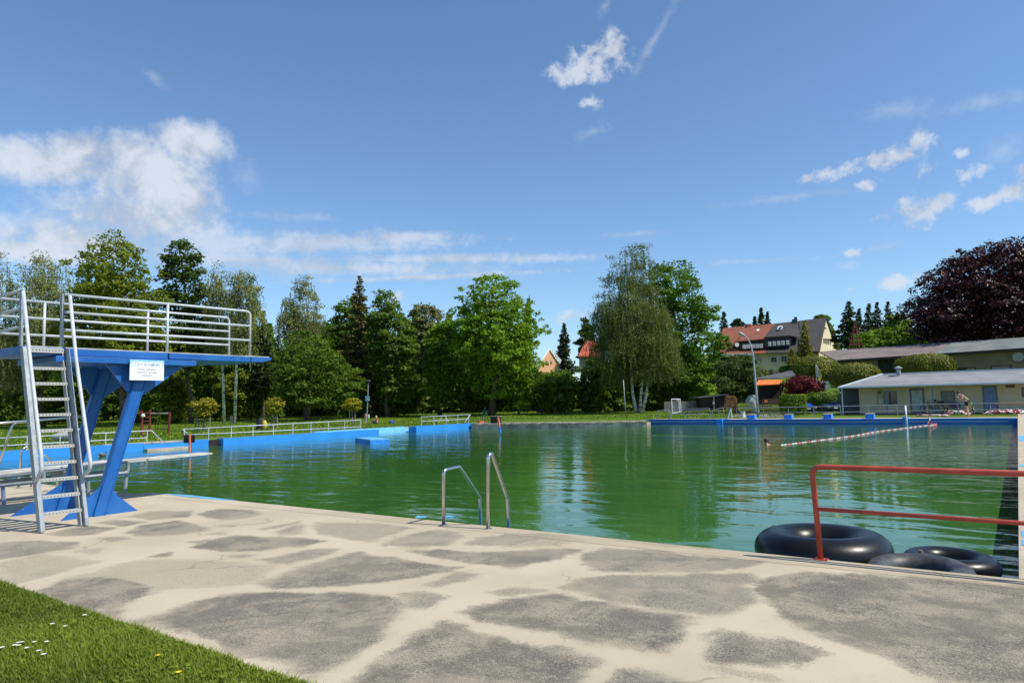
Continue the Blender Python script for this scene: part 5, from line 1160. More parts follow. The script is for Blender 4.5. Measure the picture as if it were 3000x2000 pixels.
# ---------------------------------------------------------------- parked cars
def car(label, x0, x1, ytop, ybot, D, m):
    c = A((x0+x1)/2, ybot, D); Wd = (x1-x0)*D/F; hgt = (ybot-ytop)*D/F; t = empty('parked_car', c, label, 'car', 'cars parked by the entrance')
    # seen from the front: width along side
    def q(s, f, h): return c+side*s*Wd/2+fwd*f+np.array([0, 0, h*hgt])
    mb = MB(); rows_ = [(0, .18, .92), (-.25, .30, .97), (-.3, .46, .96), (.3, .52, .95), (1.0, .58, .95), (1.05, .60, .90), (1.7, .97, .72), (2.2, 1.0, .70), (3.0, .99, .70), (3.7, .62, .9), (4.1, .55, .93), (4.15, .2, .93)]
    vs = []; fs = []
    for f, h, ww in rows_: vs += [q(-ww, f, h), q(ww, f, h)]
    n = len(rows_)
    vs += [q(-.95, f, .16) for f, h, ww in rows_]+[q(.95, f, .16) for f, h, ww in rows_]
    for i in range(n-1):
        fs += [(2*i, 2*i+1, 2*i+3, 2*i+2), (2*i, 2*i+2, 2*n+i+1, 2*n+i), (2*i+1, 3*n+i, 3*n+i+1, 2*i+3)]
    fs.append((0, 2*n, 3*n, 1)); mb.add(vs, fs); mb.build('body', m, t, bevel=.03)
    MB().add([q(-.84, 1.10, .62), q(.84, 1.10, .62), q(.68, 1.64, .94), q(-.68, 1.64, .94)], [(0, 1, 2, 3)]).build('windscreen', mat('car_glass', (.25, .32, .38), .05, spec=.9), t)
    for s in (-1, 1):
        MB().ball(q(s*.74, -.27, .40), (.18, .10, .10)).build('headlight', mat('headlight_glass', (.55, .58, .6), .1, spec=.9), t, smooth=True)
        for f in (.65, 3.3):
            w0 = q(s*.88, f, 0)+[0, 0, .3]; wh = MB().tube([w0-side*.1, w0+side*.1], .3, 18).build('wheel', rubber, t); MB().tube([w0+side*s*.1, w0+side*s*.115], .18, 14).build('rim', galv, wh)
        MB().ball(q(s*1.04, 1.2, .63), (.1, .1, .07)).build('mirror', m, t)
    MB().prism([q(-.2, -.31, .3), q(.2, -.31, .3), q(.2, -.31, .37), q(-.2, -.31, .37)], fwd*.01).build('number_plate', white, t)
    MB().prism([q(-.4, -.305, .40), q(.4, -.305, .40), q(.36, -.305, .46), q(-.36, -.305, .46)], fwd*.01).build('grille', black, t)
    return t
car('bright blue car half hidden behind the bushes by the hedge', 2343, 2392, 1168, 1211, 73, mat('car_blue_paint', (.02, .08, .42), .25, var=.03, spec=.8))
car('dark blue car parked beside the porch of the pool building', 2418, 2474, 1163, 1210, 74, mat('car_dark_blue_paint', (.03, .05, .13), .25, var=.03, spec=.8))
# ---------------------------------------------------------------- pool building
YB = 68.0
PB = empty('pool_building', PY(2700, 1210, YB), 'low cream clad pool building with a shallow grey felt roof', 'building')
wl, wr = PY(2520, 1213, YB)[0], PY(3250, 1200, YB)[0]; zb0 = .0; zt0 = 2.25
eL = PY(2456, 1139, 66.6); eR = PY(3250, 1108, 66.6); rL = PY(2585, 1096, 71.5); rR = PY(3250, 1073, 71.5)
ztop = (eL[2]+eR[2])/2; eL[2] = eR[2] = ztop; rz = (rL[2]+rR[2])/2; rL[2] = rR[2] = rz
MB().box((wl, YB, 0), (wr, YB+6, ztop-.02)).build('wall', cladding, PB)
MB().box((PY(2462, 1200, 69.5)[0], 69.5, 0), (wl-.02, 69.7, ztop-.05)).build('porch_back_wall', bluegreyboard, PB)
rf = MB(); bk = 75.5
P0, P1, P2, P3 = eL, eR, rR, rL; P4 = np.array([eL[0], bk, ztop]); P5 = np.array([eR[0], bk, ztop])
rf.add([P0, P1, P2, P3, P4, P5, P0-[0, 0, .05], P1-[0, 0, .05], P4-[0, 0, .05], P5-[0, 0, .05]], [(0, 1, 2, 3), (3, 2, 5, 4), (0, 3, 4), (1, 5, 2), (6, 8, 9, 7)])
rfo = rf.build('roof', greyfelt, PB)
MB().beam(P0+[-.05, -.06, .0], P1+[0, -.06, .0], .10, .13).build('gutter', whitetrim, PB); MB().beam(P0+[0, 0, .03], P3+[0, 0, .05], .22, .06).build('hip_trim', whitetrim, PB); MB().beam(P3+[0, 0, .04], P2+[0, 0, .04], .22, .08).build('ridge_trim', whitetrim, PB)
for px_ in (2470, 2599, 2736): p = PY(px_, 1205, 66.9); MB().tube([(p[0], 66.9, 0), (p[0], 66.9, ztop-.05)], .05, 8).build('porch_post', whitetrim if px_ < 2500 else mat('blue_post', (.16, .24, .38), .5), PB)
p = PY(2466, 1150, 66.7); MB().tube([(p[0]-.35, 66.7, ztop-.05), (p[0]-.3, 66.7, ztop-.2), (p[0], 66.8, ztop-.55), (p[0], 66.8, .1)], .045, 8).build('downpipe', whitetrim, PB)
def onw(x0, x1, y0, y1, Yp, d=.04): a = PY(x0, y0, Yp); b = PY(x1, y1, Yp); return (min(a[0], b[0]), Yp-d, min(a[2], b[2])), (max(a[0], b[0]), Yp, max(a[2], b[2]))
def win(parent, x0, x1, y0, y1, Yp, fm, pm, nm='window', bars=0, fr=.07):
    lo, hi = onw(x0, x1, y0, y1, Yp-.003); f = MB(); t_ = fr
    f.box(lo, (lo[0]+t_, hi[1], hi[2])); f.box((hi[0]-t_, lo[1], lo[2]), hi); f.box((lo[0]+t_, lo[1], hi[2]-t_), (hi[0]-t_, hi[1], hi[2])); f.box((lo[0]+t_, lo[1], lo[2]), (hi[0]-t_, hi[1], lo[2]+t_))
    w_ = f.build(nm, fm, parent); MB().box((lo[0]+t_, lo[1]+.015, lo[2]+t_), (hi[0]-t_, hi[1], hi[2]-t_)).build('pane', pm, w_)
    if bars:
        for i in range(bars): z = lo[2]+(hi[2]-lo[2])*(i+1)/(bars+1); MB().box((lo[0]+t_, lo[1]-.01, z-.012), (hi[0]-t_, lo[1]+.01, z+.012)).build('bar', fm, w_)
    return w_
dkf = mat('dark_window_frame', (.10, .12, .15), .5)
win(PB, 2589, 2629, 1146, 1183, YB, dkf, glass, bars=4, fr=.05); win(PB, 2756, 2799, 1145, 1179, YB, dkf, mat('grey_pane', (.14, .16, .14), .2), fr=.08); win(PB, 2992, 3030, 1134, 1162, YB, dkf, glass)
d1 = win(PB, 2664, 2711, 1138, 1207, YB, dkf, mat('pale_door', (.36, .43, .40), .5), 'door', fr=.13); d2 = win(PB, 2877, 2926, 1131, 1207, YB, dkf, bluepaint2, 'door', fr=.1)
lo, hi = onw(2946, 2973, 1127, 1135, YB); MB().box(lo, hi).build('vent', mat('brown_vent', (.14, .09, .06), .7), PB)
lo, hi = onw(2568, 2589, 1141, 1182, YB, .05); nb_ = MB().box(lo, hi).build('notice_board', mat('faded_yellow_board', (.42, .33, .10), .6), PB)
lo2, hi2 = onw(2572, 2585, 1156, 1180, YB-.052, .01); MB().box(lo2, hi2).build('notice', mat('notice_paper', (.45, .46, .42), .7), nb_); c_ = PY(2578, 1149, YB-.06); MB().tube([c_, c_-[0, .01, 0]], .16, 16).build('round_notice', mat('notice_green', (.12, .18, .10), .6), nb_)
MB().box((wl-.0, 66.3, -.02), (wr, YB-.0, .08)).build('plinth', mat('dark_plinth', (.08, .08, .085), .8), PB)
c_ = PY(2633, 1095, 70.8); MB().tube([(c_[0], 70.8, rz-.3), (c_[0], 70.8, rz+.45)], .17, 12).build('roof_vent', galv, PB); MB().tube([(c_[0], 70.8, rz+.45), (c_[0], 70.8, rz+.5), (c_[0], 70.8, rz+.68)], [.33, .33, .03], 14).build('vent_cap', mat('vent_cap_green', (.25, .33, .32), .5), PB)
# bicycle
def bicycle():
    Yk = 67.4; c = PY(2722, 1209, Yk); t = empty('bicycle', (c[0], Yk, .08), 'black city bicycle leaning by the pale door of the pool building', 'bicycle'); bl = mat('bicycle_black', (.015, .015, .017), .4)
    a = PY(2711, 1207, Yk); b = PY(2753, 1206, Yk); r = .35; z = .08+r
    for x in (a[0], b[0]):
        w_ = MB(); w_.tube([(x+r*math.cos(q), Yk, z+r*math.sin(q)) for q in np.linspace(0, 2*PI, 28, False)], .025, 6, closed=True); wo_ = w_.build('wheel', rubber, t); sp_ = MB()
        for q in np.linspace(0, 2*PI, 12, False): sp_.tube([(x, Yk, z), (x+r*math.cos(q), Yk, z+r*math.sin(q))], .004, 3)
        sp_.build('spokes', galv, wo_)
    x0, x1 = a[0], b[0]; m_ = (x0+x1)/2; bb = (m_+.02, Yk, z-.05); st_ = (m_+.18, Yk, z+.5); hd = (x0+.22, Yk, z+.5)
    fr_ = MB()
    for p, q in (((x0, Yk, z), hd), (hd, bb), (bb, st_), (st_, (x1, Yk, z)), ((x1, Yk, z), bb), (hd, (m_+.1, Yk, z+.2))): fr_.tube([p, q], .025, 6)
    fr_.build('frame', bl, t); MB().tube([hd, (hd[0]+.03, Yk, z+.68), (hd[0]+.05, Yk-.25, z+.7)], .016, 6).build('handlebar', bl, t); MB().tube([(hd[0]+.03, Yk, z+.68), (hd[0]+.05, Yk+.25, z+.7)], .016, 6).build('handlebar', bl, t)
    MB().tube([st_, (st_[0]+.04, Yk, z+.62)], .016, 6).build('seat_post', galv, t); MB().tube([(st_[0]-.12, Yk, z+.63), (st_[0]+.02, Yk, z+.65), (st_[0]+.16, Yk, z+.65)], [.03, .07, .09], 8).build('saddle', bl, t)
    MB().box((x1-.15, Yk-.08, z+.38), (x1+.3, Yk+.08, z+.42)).build('carrier', bl, t); MB().box((x1-.1, Yk-.2, z+.43), (x1+.3, Yk+.15, z+.62)).build('basket', bl, t); MB().tube([bb, (bb[0]+.1, Yk-.08, bb[2]-.14)], .014, 5).build('pedal', bl, t)
bicycle()
t = empty('bench', PY(2790, 1208, 67.3), 'brown wooden bench with things on it under the pool building window', 'bench'); c0, c1 = PY(2770, 1200, 67.3)[0], PY(2812, 1200, 67.3)[0]
MB().box((c0, 67.0, .5), (c1, 67.4, .55)).build('seat', mat('bench_brown', (.22, .13, .08), .7), t); MB().box((c0, 67.42, .7), (c1, 67.46, .9)).build('backrest', MATS['bench_brown'], t)
for x in (c0+.1, c1-.15): MB().box((x, 67.05, .08), (x+.06, 67.38, .5)).build('leg', darkwood, t)
t = lump('sports_bag', 'dark violet bag on the bench by the pool building', 'bag', 2800, 1195, .7, .4, mat('violet_cloth', (.08, .07, .16), .8), D=(depth(PY(2800, 1190, 67.2)))); t.location.z = .551
# ---------------------------------------------------------------- long building behind
YE, YR = 100., 109.
LB = empty('long_building', PY(2750, 1090, YE+1), 'long tan building with a brown and grey green felt roof behind the pool building', 'building')
def PE(x, y): return PY(x, y, YE)
def PR(x, y): return PY(x, y, YR)
MB().prism([PE(2452, 1056), PE(2739, 1036.5), PR(2790, 1001.6), PR(2461, 1024.5), PY(2400, 1030, YR-2)], (0, 0, -.15)).build('roof', brownfelt, LB); MB().prism([PE(2739, 1036.6), PE(3160, 1010), PR(3200, 975), PR(2790.5, 1001.6)], (0, 0, -.15)).build('roof', greenfelt, LB)
MB().beam(PE(2452, 1058), PE(3160, 1012), .15, .3).build('eaves_board', darkwood, LB)
a = PY(2458, 1059, YE+1); b = PY(3160, 1012, YE+1); MB().prism([a, b, b-[0, 0, 8], a-[0, 0, 8]], (0, 7, 0)).build('wall', tan, LB)
for x0, x1, y0, y1 in ((2800, 2860, 1077, 1092), (2902, 2965, 1071, 1088)):
    lo, hi = onw(x0, x1, y0, y1, YE+1); f_ = MB().box(lo, hi).build('window', darkwood, LB); MB().box((lo[0]+.12, lo[1]-.01, lo[2]+.1), (hi[0]-.12, lo[1]-.002, hi[2]-.1)).build('pane', glass, f_)
lo, hi = onw(2572, 2624, 1054, 1095, YE+1, .08); MB().box(lo, hi).build('ivy_panel', mat('ivy_green', (.02, .035, .015), .9, var=.4), LB)
c_ = PY(2982, 1045, YE+.5); MB().tube([c_, c_+[0, .12, 0]], [.55, .35], 18).build('satellite_dish', mat('dish_grey', (.34, .33, .31), .5), LB)
MB().prism([PR(2905, 1009)+[0, -4, -1.2], PR(2928, 999)+[0, -4, -1.1], PR(2929, 1000)+[0, -4, -1.1], PR(2907, 1010)+[0, -4, -1.2]], (0, 0, .0)) 
# lattice mast
D = 92; t = empty('lattice_mast', A(2505, 1026, D), 'rusty red lattice mast on the brown roof', 'mast')
ft = [(2486, 1026), (2517, 1025), (2529, 1021), (2496, 1022)]; tp = (2505, 948)
for x, y in ft: MB().tube([A(x, y, D), A(tp[0]+(x-2507)*.12, tp[1], D)], .05, 5).build('leg', rust, t)
for k in (.2, .4, .6, .8):
    q = [A(x+(tp[0]+(x-2507)*.12-x)*k, y+(tp[1]-y)*k, D) for x, y in ft]; MB().tube(q, .03, 4, closed=True).build('brace', rust, t)
    q2 = [A(x+(tp[0]+(x-2507)*.12-x)*(k+.18), y+(tp[1]-y)*(k+.18), D) for x, y in ft]; MB().tube([q[0], q2[1]], .025, 4).build('brace', rust, t)
# ---------------------------------------------------------------- twin house
def quadA(name, pts, m, parent, off=None, uv=None):
    P_ = [A(*p) for p in pts]; mb = MB(); mb.prism(P_, off if off is not None else fwd*.15)
    o = mb.build(name, m, parent)
    u = P_[1]-P_[0]; v = np.cross(np.cross(u, P_[-1]-P_[0]), u); planar_uv(o.data, u, v); return o
H1 = empty('semi_detached_house', A(2250, 1100, 121), 'cream semi detached house with steep half red, half dark roof and yellow gable', 'house')
quadA('wall', [(2105, 1035, 120.5), (2399, 1027, 120.5), (2399, 1110, 120.5), (2105, 1110, 120.5)], cream, H1, off=fwd*.3)
R1 = quadA('roof', [(2096, 1037, 119.7), (2243, 1033, 119.7), (2270, 947.5, 126), (2118, 961, 126)], redtile, H1, off=(0, 0, -.2))
R2 = quadA('roof', [(2243, 1033, 119.7), (2401, 1029, 119.7), (2420, 931, 126), (2270, 947.5, 126)], darktile, H1, off=(0, 0, -.2))
quadA('side_roof', [(2340, 1029.5, 119.5), (2402, 1028.5, 119.5), (2421, 930, 125.9), (2342, 939, 125.9)], greytile, H1, off=(0, 0, -.1))
gb = quadA('gable_wall', [(2399, 1029, 120.3), (2419.5, 933, 126), (2452, 1027, 132), (2452, 1075, 132), (2399, 1075, 120.3)], yellowc, H1, off=(-.3, .1, 0))
MB().beam(A(2420.5, 931, 125.9), A(2454, 1028, 132), .2, .15).build('verge', darktile, H1); MB().beam(A(2400, 1030, 119.7), A(2420.5, 931, 125.9), .12, .12).build('verge', darktile, H1)
for k, (x, y0, y1, w_) in enumerate(((2414.2, 991, 1006, 1.6), (2418.6, 991, 1007, 1.6), (2423.2, 991, 1008, 1.6), (2428, 992, 1009, 1.6), (2434, 997, 1010, 1.0), (2417, 958, 964, 1.1), (2420, 959, 965, 1.1))):
    Dg = 120.3+(x-2399)/53*11.7-.12; MB().prism([A(x-w_, y0, Dg-.1), A(x+w_, y0, Dg+.12), A(x+w_, y1, Dg+.12), A(x-w_, y1, Dg-.1)], (-.03, 0, 0)).build('gable_window', mat('dim_pane', (.16, .13, .10), .3), H1)
# dormers
d_ = quadA('dormer', [(2165, 998, 120.2), (2240, 992.5, 120.2), (2240, 1021, 120.2), (2167, 1023, 120.2)], darkwood, H1, off=fwd*3)
quadA('dormer_roof', [(2133, 1016, 119.9), (2163, 998, 119.9), (2241, 991.5, 119.9), (2258, 960, 125), (2180, 966, 125)], redtile, H1, off=(0, 0, -.12))
d2_ = quadA('dormer', [(2241, 988, 120.1), (2318, 983, 120.1), (2318, 1014, 120.1), (2241, 1018, 120.1)], slate, H1, off=fwd*3)
quadA('dormer_roof', [(2240, 986.5, 119.9), (2318, 982, 119.9), (2346, 988, 121), (2336, 950, 125.5), (2264, 955, 125.5)], darktile, H1, off=(0, 0, -.12))
def hwin(x0, x1, y0, y1, D, fm, pm, par, cross=False, fr=1.2):
    w_ = quadA('window', [(x0, y0, D), (x1, y0-.2, D), (x1, y1-.2, D), (x0, y1, D)], fm, par, off=fwd*.08); quadA('pane', [(x0+fr, y0+fr, D-.02), (x1-fr, y0+fr, D-.02), (x1-fr, y1-fr, D-.02), (x0+fr, y1-fr, D-.02)], pm, w_, off=fwd*.015)
    if cross:
        mx = (x0+x1)/2; my = (y0+y1)/2; quadA('glazing_bar', [(mx-.4, y0+fr, D-.04), (mx+.4, y0+fr, D-.04), (mx+.4, y1-fr, D-.04), (mx-.4, y1-fr, D-.04)], fm, w_, off=fwd*.015); quadA('glazing_bar', [(x0+fr, my-.4, D-.05), (x1-fr, my-.4, D-.05), (x1-fr, my+.4, D-.05), (x0+fr, my+.4, D-.05)], fm, w_, off=fwd*.015)
for x0, x1 in ((725, 771), (777, 817), (824, 869), (877, 919), (925, 969)):
    hwin(2000+x0/4.126, 2000+x1/4.126, 1008.2-(x0-725)*.008, 1020.6-(x0-725)*.008, 120.05, white, curtain, H1)
for xc in (1052, 1107, 1160, 1213, 1268): x = 2000+xc/4.126; yy = 1001-(xc-1052)*.019; hwin(x-4.6, x+4.6, yy, yy+12.5, 119.95, white, curtain, H1)
hwin(2214.5, 2233.5, 1046.5, 1066, 120.35, white, mat('beige_shutter', (.36, .29, .22), .7), H1); hwin(2258.5, 2276.5, 1045.5, 1061.5, 120.35, white, glass, H1, True); hwin(2288.5, 2306, 1043.5, 1059.5, 120.35, white, glass, H1, True)
quadA('balcony', [(2107, 1037, 118.5), (2203, 1034, 118.5), (2203, 1040, 118.5), (2107, 1046, 118.5)], whitetrim, H1, off=fwd*1.8); quadA('balcony_window', [(2110, 1048, 120.3), (2160, 1046, 120.3), (2160, 1062, 120.3), (2110, 1062, 120.3)], glass, H1, off=fwd*.05)
quadA('chimney', [(2188, 949, 125.6), (2199, 948.5, 125.6), (2199, 960, 125.6), (2188, 961, 125.6)], mat('red_brick', (.36, .12, .07), .85), H1, off=fwd*.8); quadA('chimney', [(2199.1, 949.5, 125.7), (2205, 950, 126.2), (2205, 960, 126.2), (2199.1, 960, 125.7)], MATS['red_brick'], H1, off=(0, .05, 0))
quadA('chimney', [(2325, 934, 125.6), (2336, 933, 125.6), (2336, 945, 125.6), (2325, 946, 125.6)], slate, H1, off=fwd*.8)
for x in (2329, 2333): MB().tube([A(x, 934, 126), A(x, 928, 126)], .12, 8).build('chimney_pot', slate, H1)
quadA('skylight', [(2280, 955, 122.9), (2293, 954, 122.9), (2291, 963, 122.4), (2277, 964, 122.4)], white, H1, off=(0, 0, -.1)); quadA('skylight_pane', [(2283, 956.5, 122.7), (2291, 956, 122.7), (2289, 961.5, 122.3), (2280.5, 962.5, 122.3)], glass, H1, off=(0, 0, -.03))
quadA('roof_vent', [(2217, 964, 123), (2225, 963.5, 123), (2224, 967.5, 122.8), (2217, 968, 122.8)], white, H1, off=(0, 0, -.1))
c_ = A(2159, 1009.5, 119.3); MB().tube([c_, c_+fwd*.1], [.36, .2], 16).build('satellite_dish', white, H1)
# garden terrace walls
tm = mat('terrace_stone', (.22, .19, .16), .9, var=.3)
for (x0, x1, y0, y1, D, l) in ((2225, 2330, 1085, 1093, 100, 'upper rough stone terrace wall below the cream house'), (2222, 2290, 1095, 1106, 97, 'lower rough stone terrace wall above the shelter roof')):
    t = empty('terrace_wall', A(x0, y1, D), l, 'wall', 'garden terrace walls'); mb = MB()
    for i in range(16):
        u0 = i/16; u1 = (i+.93)/16; a_ = random.uniform(-1, 1); mb.prism([A(x0+(x1-x0)*u0, y0+a_, D), A(x0+(x1-x0)*u1, y0+a_, D), A(x0+(x1-x0)*u1, y1, D), A(x0+(x1-x0)*u0, y1, D)], fwd*.6)
    mb.build('stones', tm, t)
# far houses on the left of the birch
H2 = empty('orange_house', A(1609, 1090, 135), 'small peach coloured gable house peeking over the bushes', 'house'); pe = mat('peach_render', (.66, .36, .20), .85, var=.05, vscale=.5)
quadA('gable_wall', [(1578, 1073, 132), (1609, 1024, 137), (1637, 1066, 142), (1637, 1100, 142), (1578, 1100, 132)], pe, H2, off=fwd*.4)
MB().beam(A(1576, 1075, 131.8), A(1609, 1022.5, 136.8), .25, .18).build('verge', white, H2); MB().beam(A(1609, 1022.5, 136.8), A(1639, 1067, 141.8), .25, .18).build('verge', white, H2)
quadA('roof', [(1609, 1022.5, 136.9), (1618, 1027, 143), (1645, 1054, 147), (1639, 1067, 141.9)], mat('light_grey_roof', (.33, .36, .35), .7), H2, off=(0, 0, -.15)); quadA('roof', [(1609, 1022.5, 136.9), (1576, 1075, 131.9), (1588, 1070, 139), (1618, 1027, 143)], MATS['light_grey_roof'], H2, off=(0, 0, -.15))
def Dg_(x): return 132+(x-1578)/59*10-.15
for x0, x1, y0, y1 in ((1599.5, 1607.5, 1055, 1066.5), (1612, 1621, 1055.5, 1067), (1592, 1595, 1057.5, 1066)):
    w_ = quadA('window', [(x0, y0, Dg_(x0)), (x1, y0, Dg_(x1)), (x1, y1, Dg_(x1)), (x0, y1, Dg_(x0))], white, H2, off=fwd*.1)
    quadA('pane', [(x0+.9, y0+1, Dg_(x0)-.1), (x1-.9, y0+1, Dg_(x1)-.1), (x1-.9, y1-1, Dg_(x1)-.1), (x0+.9, y1-1, Dg_(x0)-.1)], glass, w_, off=fwd*.03)
c_ = A(1608.5, 1033, Dg_(1608)); MB().tube([c_, c_+fwd*.05], .17, 12).build('round_vent', white, H2)
H3 = empty('red_roofed_house', A(1715, 1060, 128), 'red tiled roof just left of the weeping birch', 'house')
quadA('roof', [(1694, 1042, 126), (1760, 1042, 126), (1770, 998, 132), (1716, 998, 132)], mat('bright_red_tile', (.42, .09, .05), .8, var=.1), H3, off=(0, 0, -.2)); quadA('wall', [(1697, 1042, 127), (1758, 1042, 127), (1758, 1080, 127), (1697, 1080, 127)], cream, H3)
H4 = empty('peach_house', A(1500, 1110, 128), 'peach house wall glimpsed behind the big bright oak', 'house'); quadA('wall', [(1380, 1030, 128), (1490, 1040, 128), (1490, 1110, 128), (1380, 1110, 128)], pe, H4, off=fwd*5)
quadA('roof', [(1375, 1032, 127.5), (1495, 1042, 127.5), (1485, 1005, 131), (1385, 1000, 131)], redtile, H4, off=(0, 0, -.2))
for x in (1410, 1450): hwin(x, x+10, 1055, 1070, 127.9, white, glass, H4)
H5 = empty('dark_roofed_house', A(3000, 1000, 112), 'steep dark tiled roof at the right edge below the copper beech', 'house')
quadA('roof', [(2956, 988, 108), (3060, 975, 108), (3080, 905, 113), (2990, 918, 113)], darktile, H5, off=(0, 0, -.2)); quadA('wall', [(2962, 988, 109), (3055, 977, 109), (3055, 1020, 109), (2962, 1020, 109)], yellowc, H5)
# ---------------------------------------------------------------- people
def skinned(name, nodes, edges, m, parent, sub=2, root=0):
    me = bpy.data.meshes.new(name); me.from_pydata([tuple(map(float, n[:3])) for n in nodes], edges, []); o = bpy.data.objects.new(name, me); C.objects.link(o)
    o.modifiers.new('skin', 'SKIN'); me.skin_vertices or None
    if not me.skin_vertices:
        bm = bmesh.new(); bm.from_mesh(me); bm.verts.layers.skin.verify(); bm.to_mesh(me); bm.free()
    sv = me.skin_vertices[0].data
    for i, n in enumerate(nodes): r = n[3]; sv[i].radius = (r, r) if not hasattr(r, '__len__') else r; sv[i].use_root = (i == root)
    s_ = o.modifiers.new('sub', 'SUBSURF'); s_.levels = sub; s_.render_levels = sub
    me.materials.append(m); o.parent = parent; o.matrix_parent_inverse = parent_inv(parent)
    return o
def figure(label, base, fx, height, J, skinm, hairm, clothes, hair=True, props=None, name='person', longhair=False):
    # J: joints in units of body height, (forward, left, up); fx: facing direction (x, y)
    base = np.array(base, float); f = np.array([fx[0], fx[1], 0.]); f /= np.linalg.norm(f); l = np.array([-f[1], f[0], 0]); k = height
    W = lambda p: base+(f*p[0]+l*p[1]+np.array([0, 0, p[2]]))*k
    t = empty(name, base, label, 'person')
    nodes = []; idx = {}
    def N_(n, p, r): idx[n] = len(nodes); nodes.append((*W(p), r*k)); 
    R_ = dict(pelvis=.085, waist=.072, chest=.085, neck=.034, skull=.052, sh=.045, el=.026, wr=.017, pa=.019, hip=.058, kn=.034, an=.022, toe=.02)
    N_('pelvis', J['pelvis'], R_['pelvis']); N_('waist', J['waist'], R_['waist']); N_('chest', J['chest'], R_['chest']); N_('neck', J['neck'], R_['neck']); N_('jaw', J['jaw'], .038); N_('skull', J['head'], .056)
    E_ = [('pelvis', 'waist'), ('waist', 'chest'), ('chest', 'neck'), ('neck', 'jaw'), ('jaw', 'skull')]
    for s, sg in (('L', 1), ('R', -1)):
        for nm, key in (('sh', 'sh'), ('el', 'el'), ('wr', 'wr'), ('pa', 'pa'), ('hip', 'hip'), ('kn', 'kn'), ('an', 'an'), ('toe', 'toe')): N_(nm+s, J[nm+s], R_[key])
        E_ += [('chest', 'sh'+s), ('sh'+s, 'el'+s), ('el'+s, 'wr'+s), ('wr'+s, 'pa'+s), ('pelvis', 'hip'+s), ('hip'+s, 'kn'+s), ('kn'+s, 'an'+s), ('an'+s, 'toe'+s)]
    body = skinned('body', nodes, [(idx[a], idx[b]) for a, b in E_], skinm, t, 2)
    # fingers and thumb rooted in each palm, joined to the body mesh family as a sub-part
    for s in 'LR':
        pa = np.array(W(J['pa'+s])); wr = np.array(W(J['wr'+s])); d = (pa-wr)/np.linalg.norm(pa-wr); sd_ = np.cross(d, f+np.array([.1, 0, .2])); sd_ /= np.linalg.norm(sd_); cu = np.cross(sd_, d); hn = MB()
        for i, (o_, ln_) in enumerate(((-.012, .030), (-.004, .036), (.004, .034), (.012, .028))):
            a = pa+sd_*o_*k+d*.008*k; b = a+d*ln_*.5*k; c = b+d*ln_*.35*k+cu*ln_*.3*k; hn.tube([a, b, c], [.0050*k, .0045*k, .0035*k], 6)
        a = pa-d*.006*k+sd_*.014*k; hn.tube([a, a+sd_*.014*k+d*.010*k, a+sd_*.018*k+d*.024*k], [.0058*k, .005*k, .004*k], 6); hn.build('fingers', skinm, body, smooth=True)
    hd = W(J['head']); jw = W(J['jaw']); fd = np.array(J.get('look', (1, 0, 0)), float); fdw = f*fd[0]+l*fd[1]+np.array([0, 0, fd[2]]); fdw /= np.linalg.norm(fdw); upw = hd-jw; upw /= np.linalg.norm(upw); lw = np.cross(upw, fdw)
    MB().tube([hd*.6+jw*.4+fdw*.045*k+upw*.012*k, hd*.6+jw*.4+fdw*.068*k-upw*.006*k], [.006*k, .009*k], 6).build('nose', skinm, body)
    for s in (-1, 1):
        MB().ball(hd*.75+jw*.25+fdw*.05*k+lw*s*.02*k, .007*k, 8, 6).build('eye', mat('eye', (.03, .02, .02), .3), body); MB().ball(hd*.6+jw*.4+lw*s*.056*k, (.008*k, .012*k, .018*k), 8, 6).build('ear', skinm, body)
    MB().tube([hd*.3+jw*.7+fdw*.045*k-lw*.014*k, hd*.3+jw*.7+fdw*.045*k+lw*.014*k], .004*k, 5).build('mouth', mat('lips', (.35, .12, .1), .5), body)
    if hair:
        c = hd+upw*.016*k-fdw*.020*k; hb_ = MB(); hb_.ball(c, (.060*k, .060*k, .058*k), 14, 9)
        if longhair: hb_.tube([c, c-upw*.05*k-fdw*.03*k, c-upw*.11*k-fdw*.035*k], [.06*k, .055*k, .03*k], 10)
        hb_.build('hair', hairm, t, smooth=True)
    for nm, nodes_, edges_, m_ in clothes:
        skinned(nm, [(*W(p), r*k) for p, r in nodes_], edges_, m_, t, 2)
    if props: props(t, W, k)
    return t
brownhair = mat('brown_hair', (.05, .03, .02), .7, var=.3, vscale=30); blondehair = mat('blond_hair', (.62, .50, .30), .7, var=.2, vscale=30)
J1 = dict(pelvis=(.0, 0, .53), waist=(.03, 0, .615), chest=(.095, 0, .705), neck=(.155, 0, .77), jaw=(.20, 0, .795), head=(.225, 0, .835), look=(.7, .1, -.7),
          shL=(.11, .105, .75), elL=(.15, .15, .63), wrL=(.24, .07, .69), paL=(.255, .05, .72), shR=(.11, -.105, .75), elR=(.14, -.16, .62), wrR=(.23, -.09, .68), paR=(.25, -.07, .71),
          hipL=(-.01, .05, .50), knL=(.01, .055, .28), anL=(-.03, .06, .045), toeL=(.04, .065, .02), hipR=(-.01, -.05, .50), knR=(-.02, -.055, .28), anR=(-.08, -.06, .05), toeR=(-.02, -.065, .02))
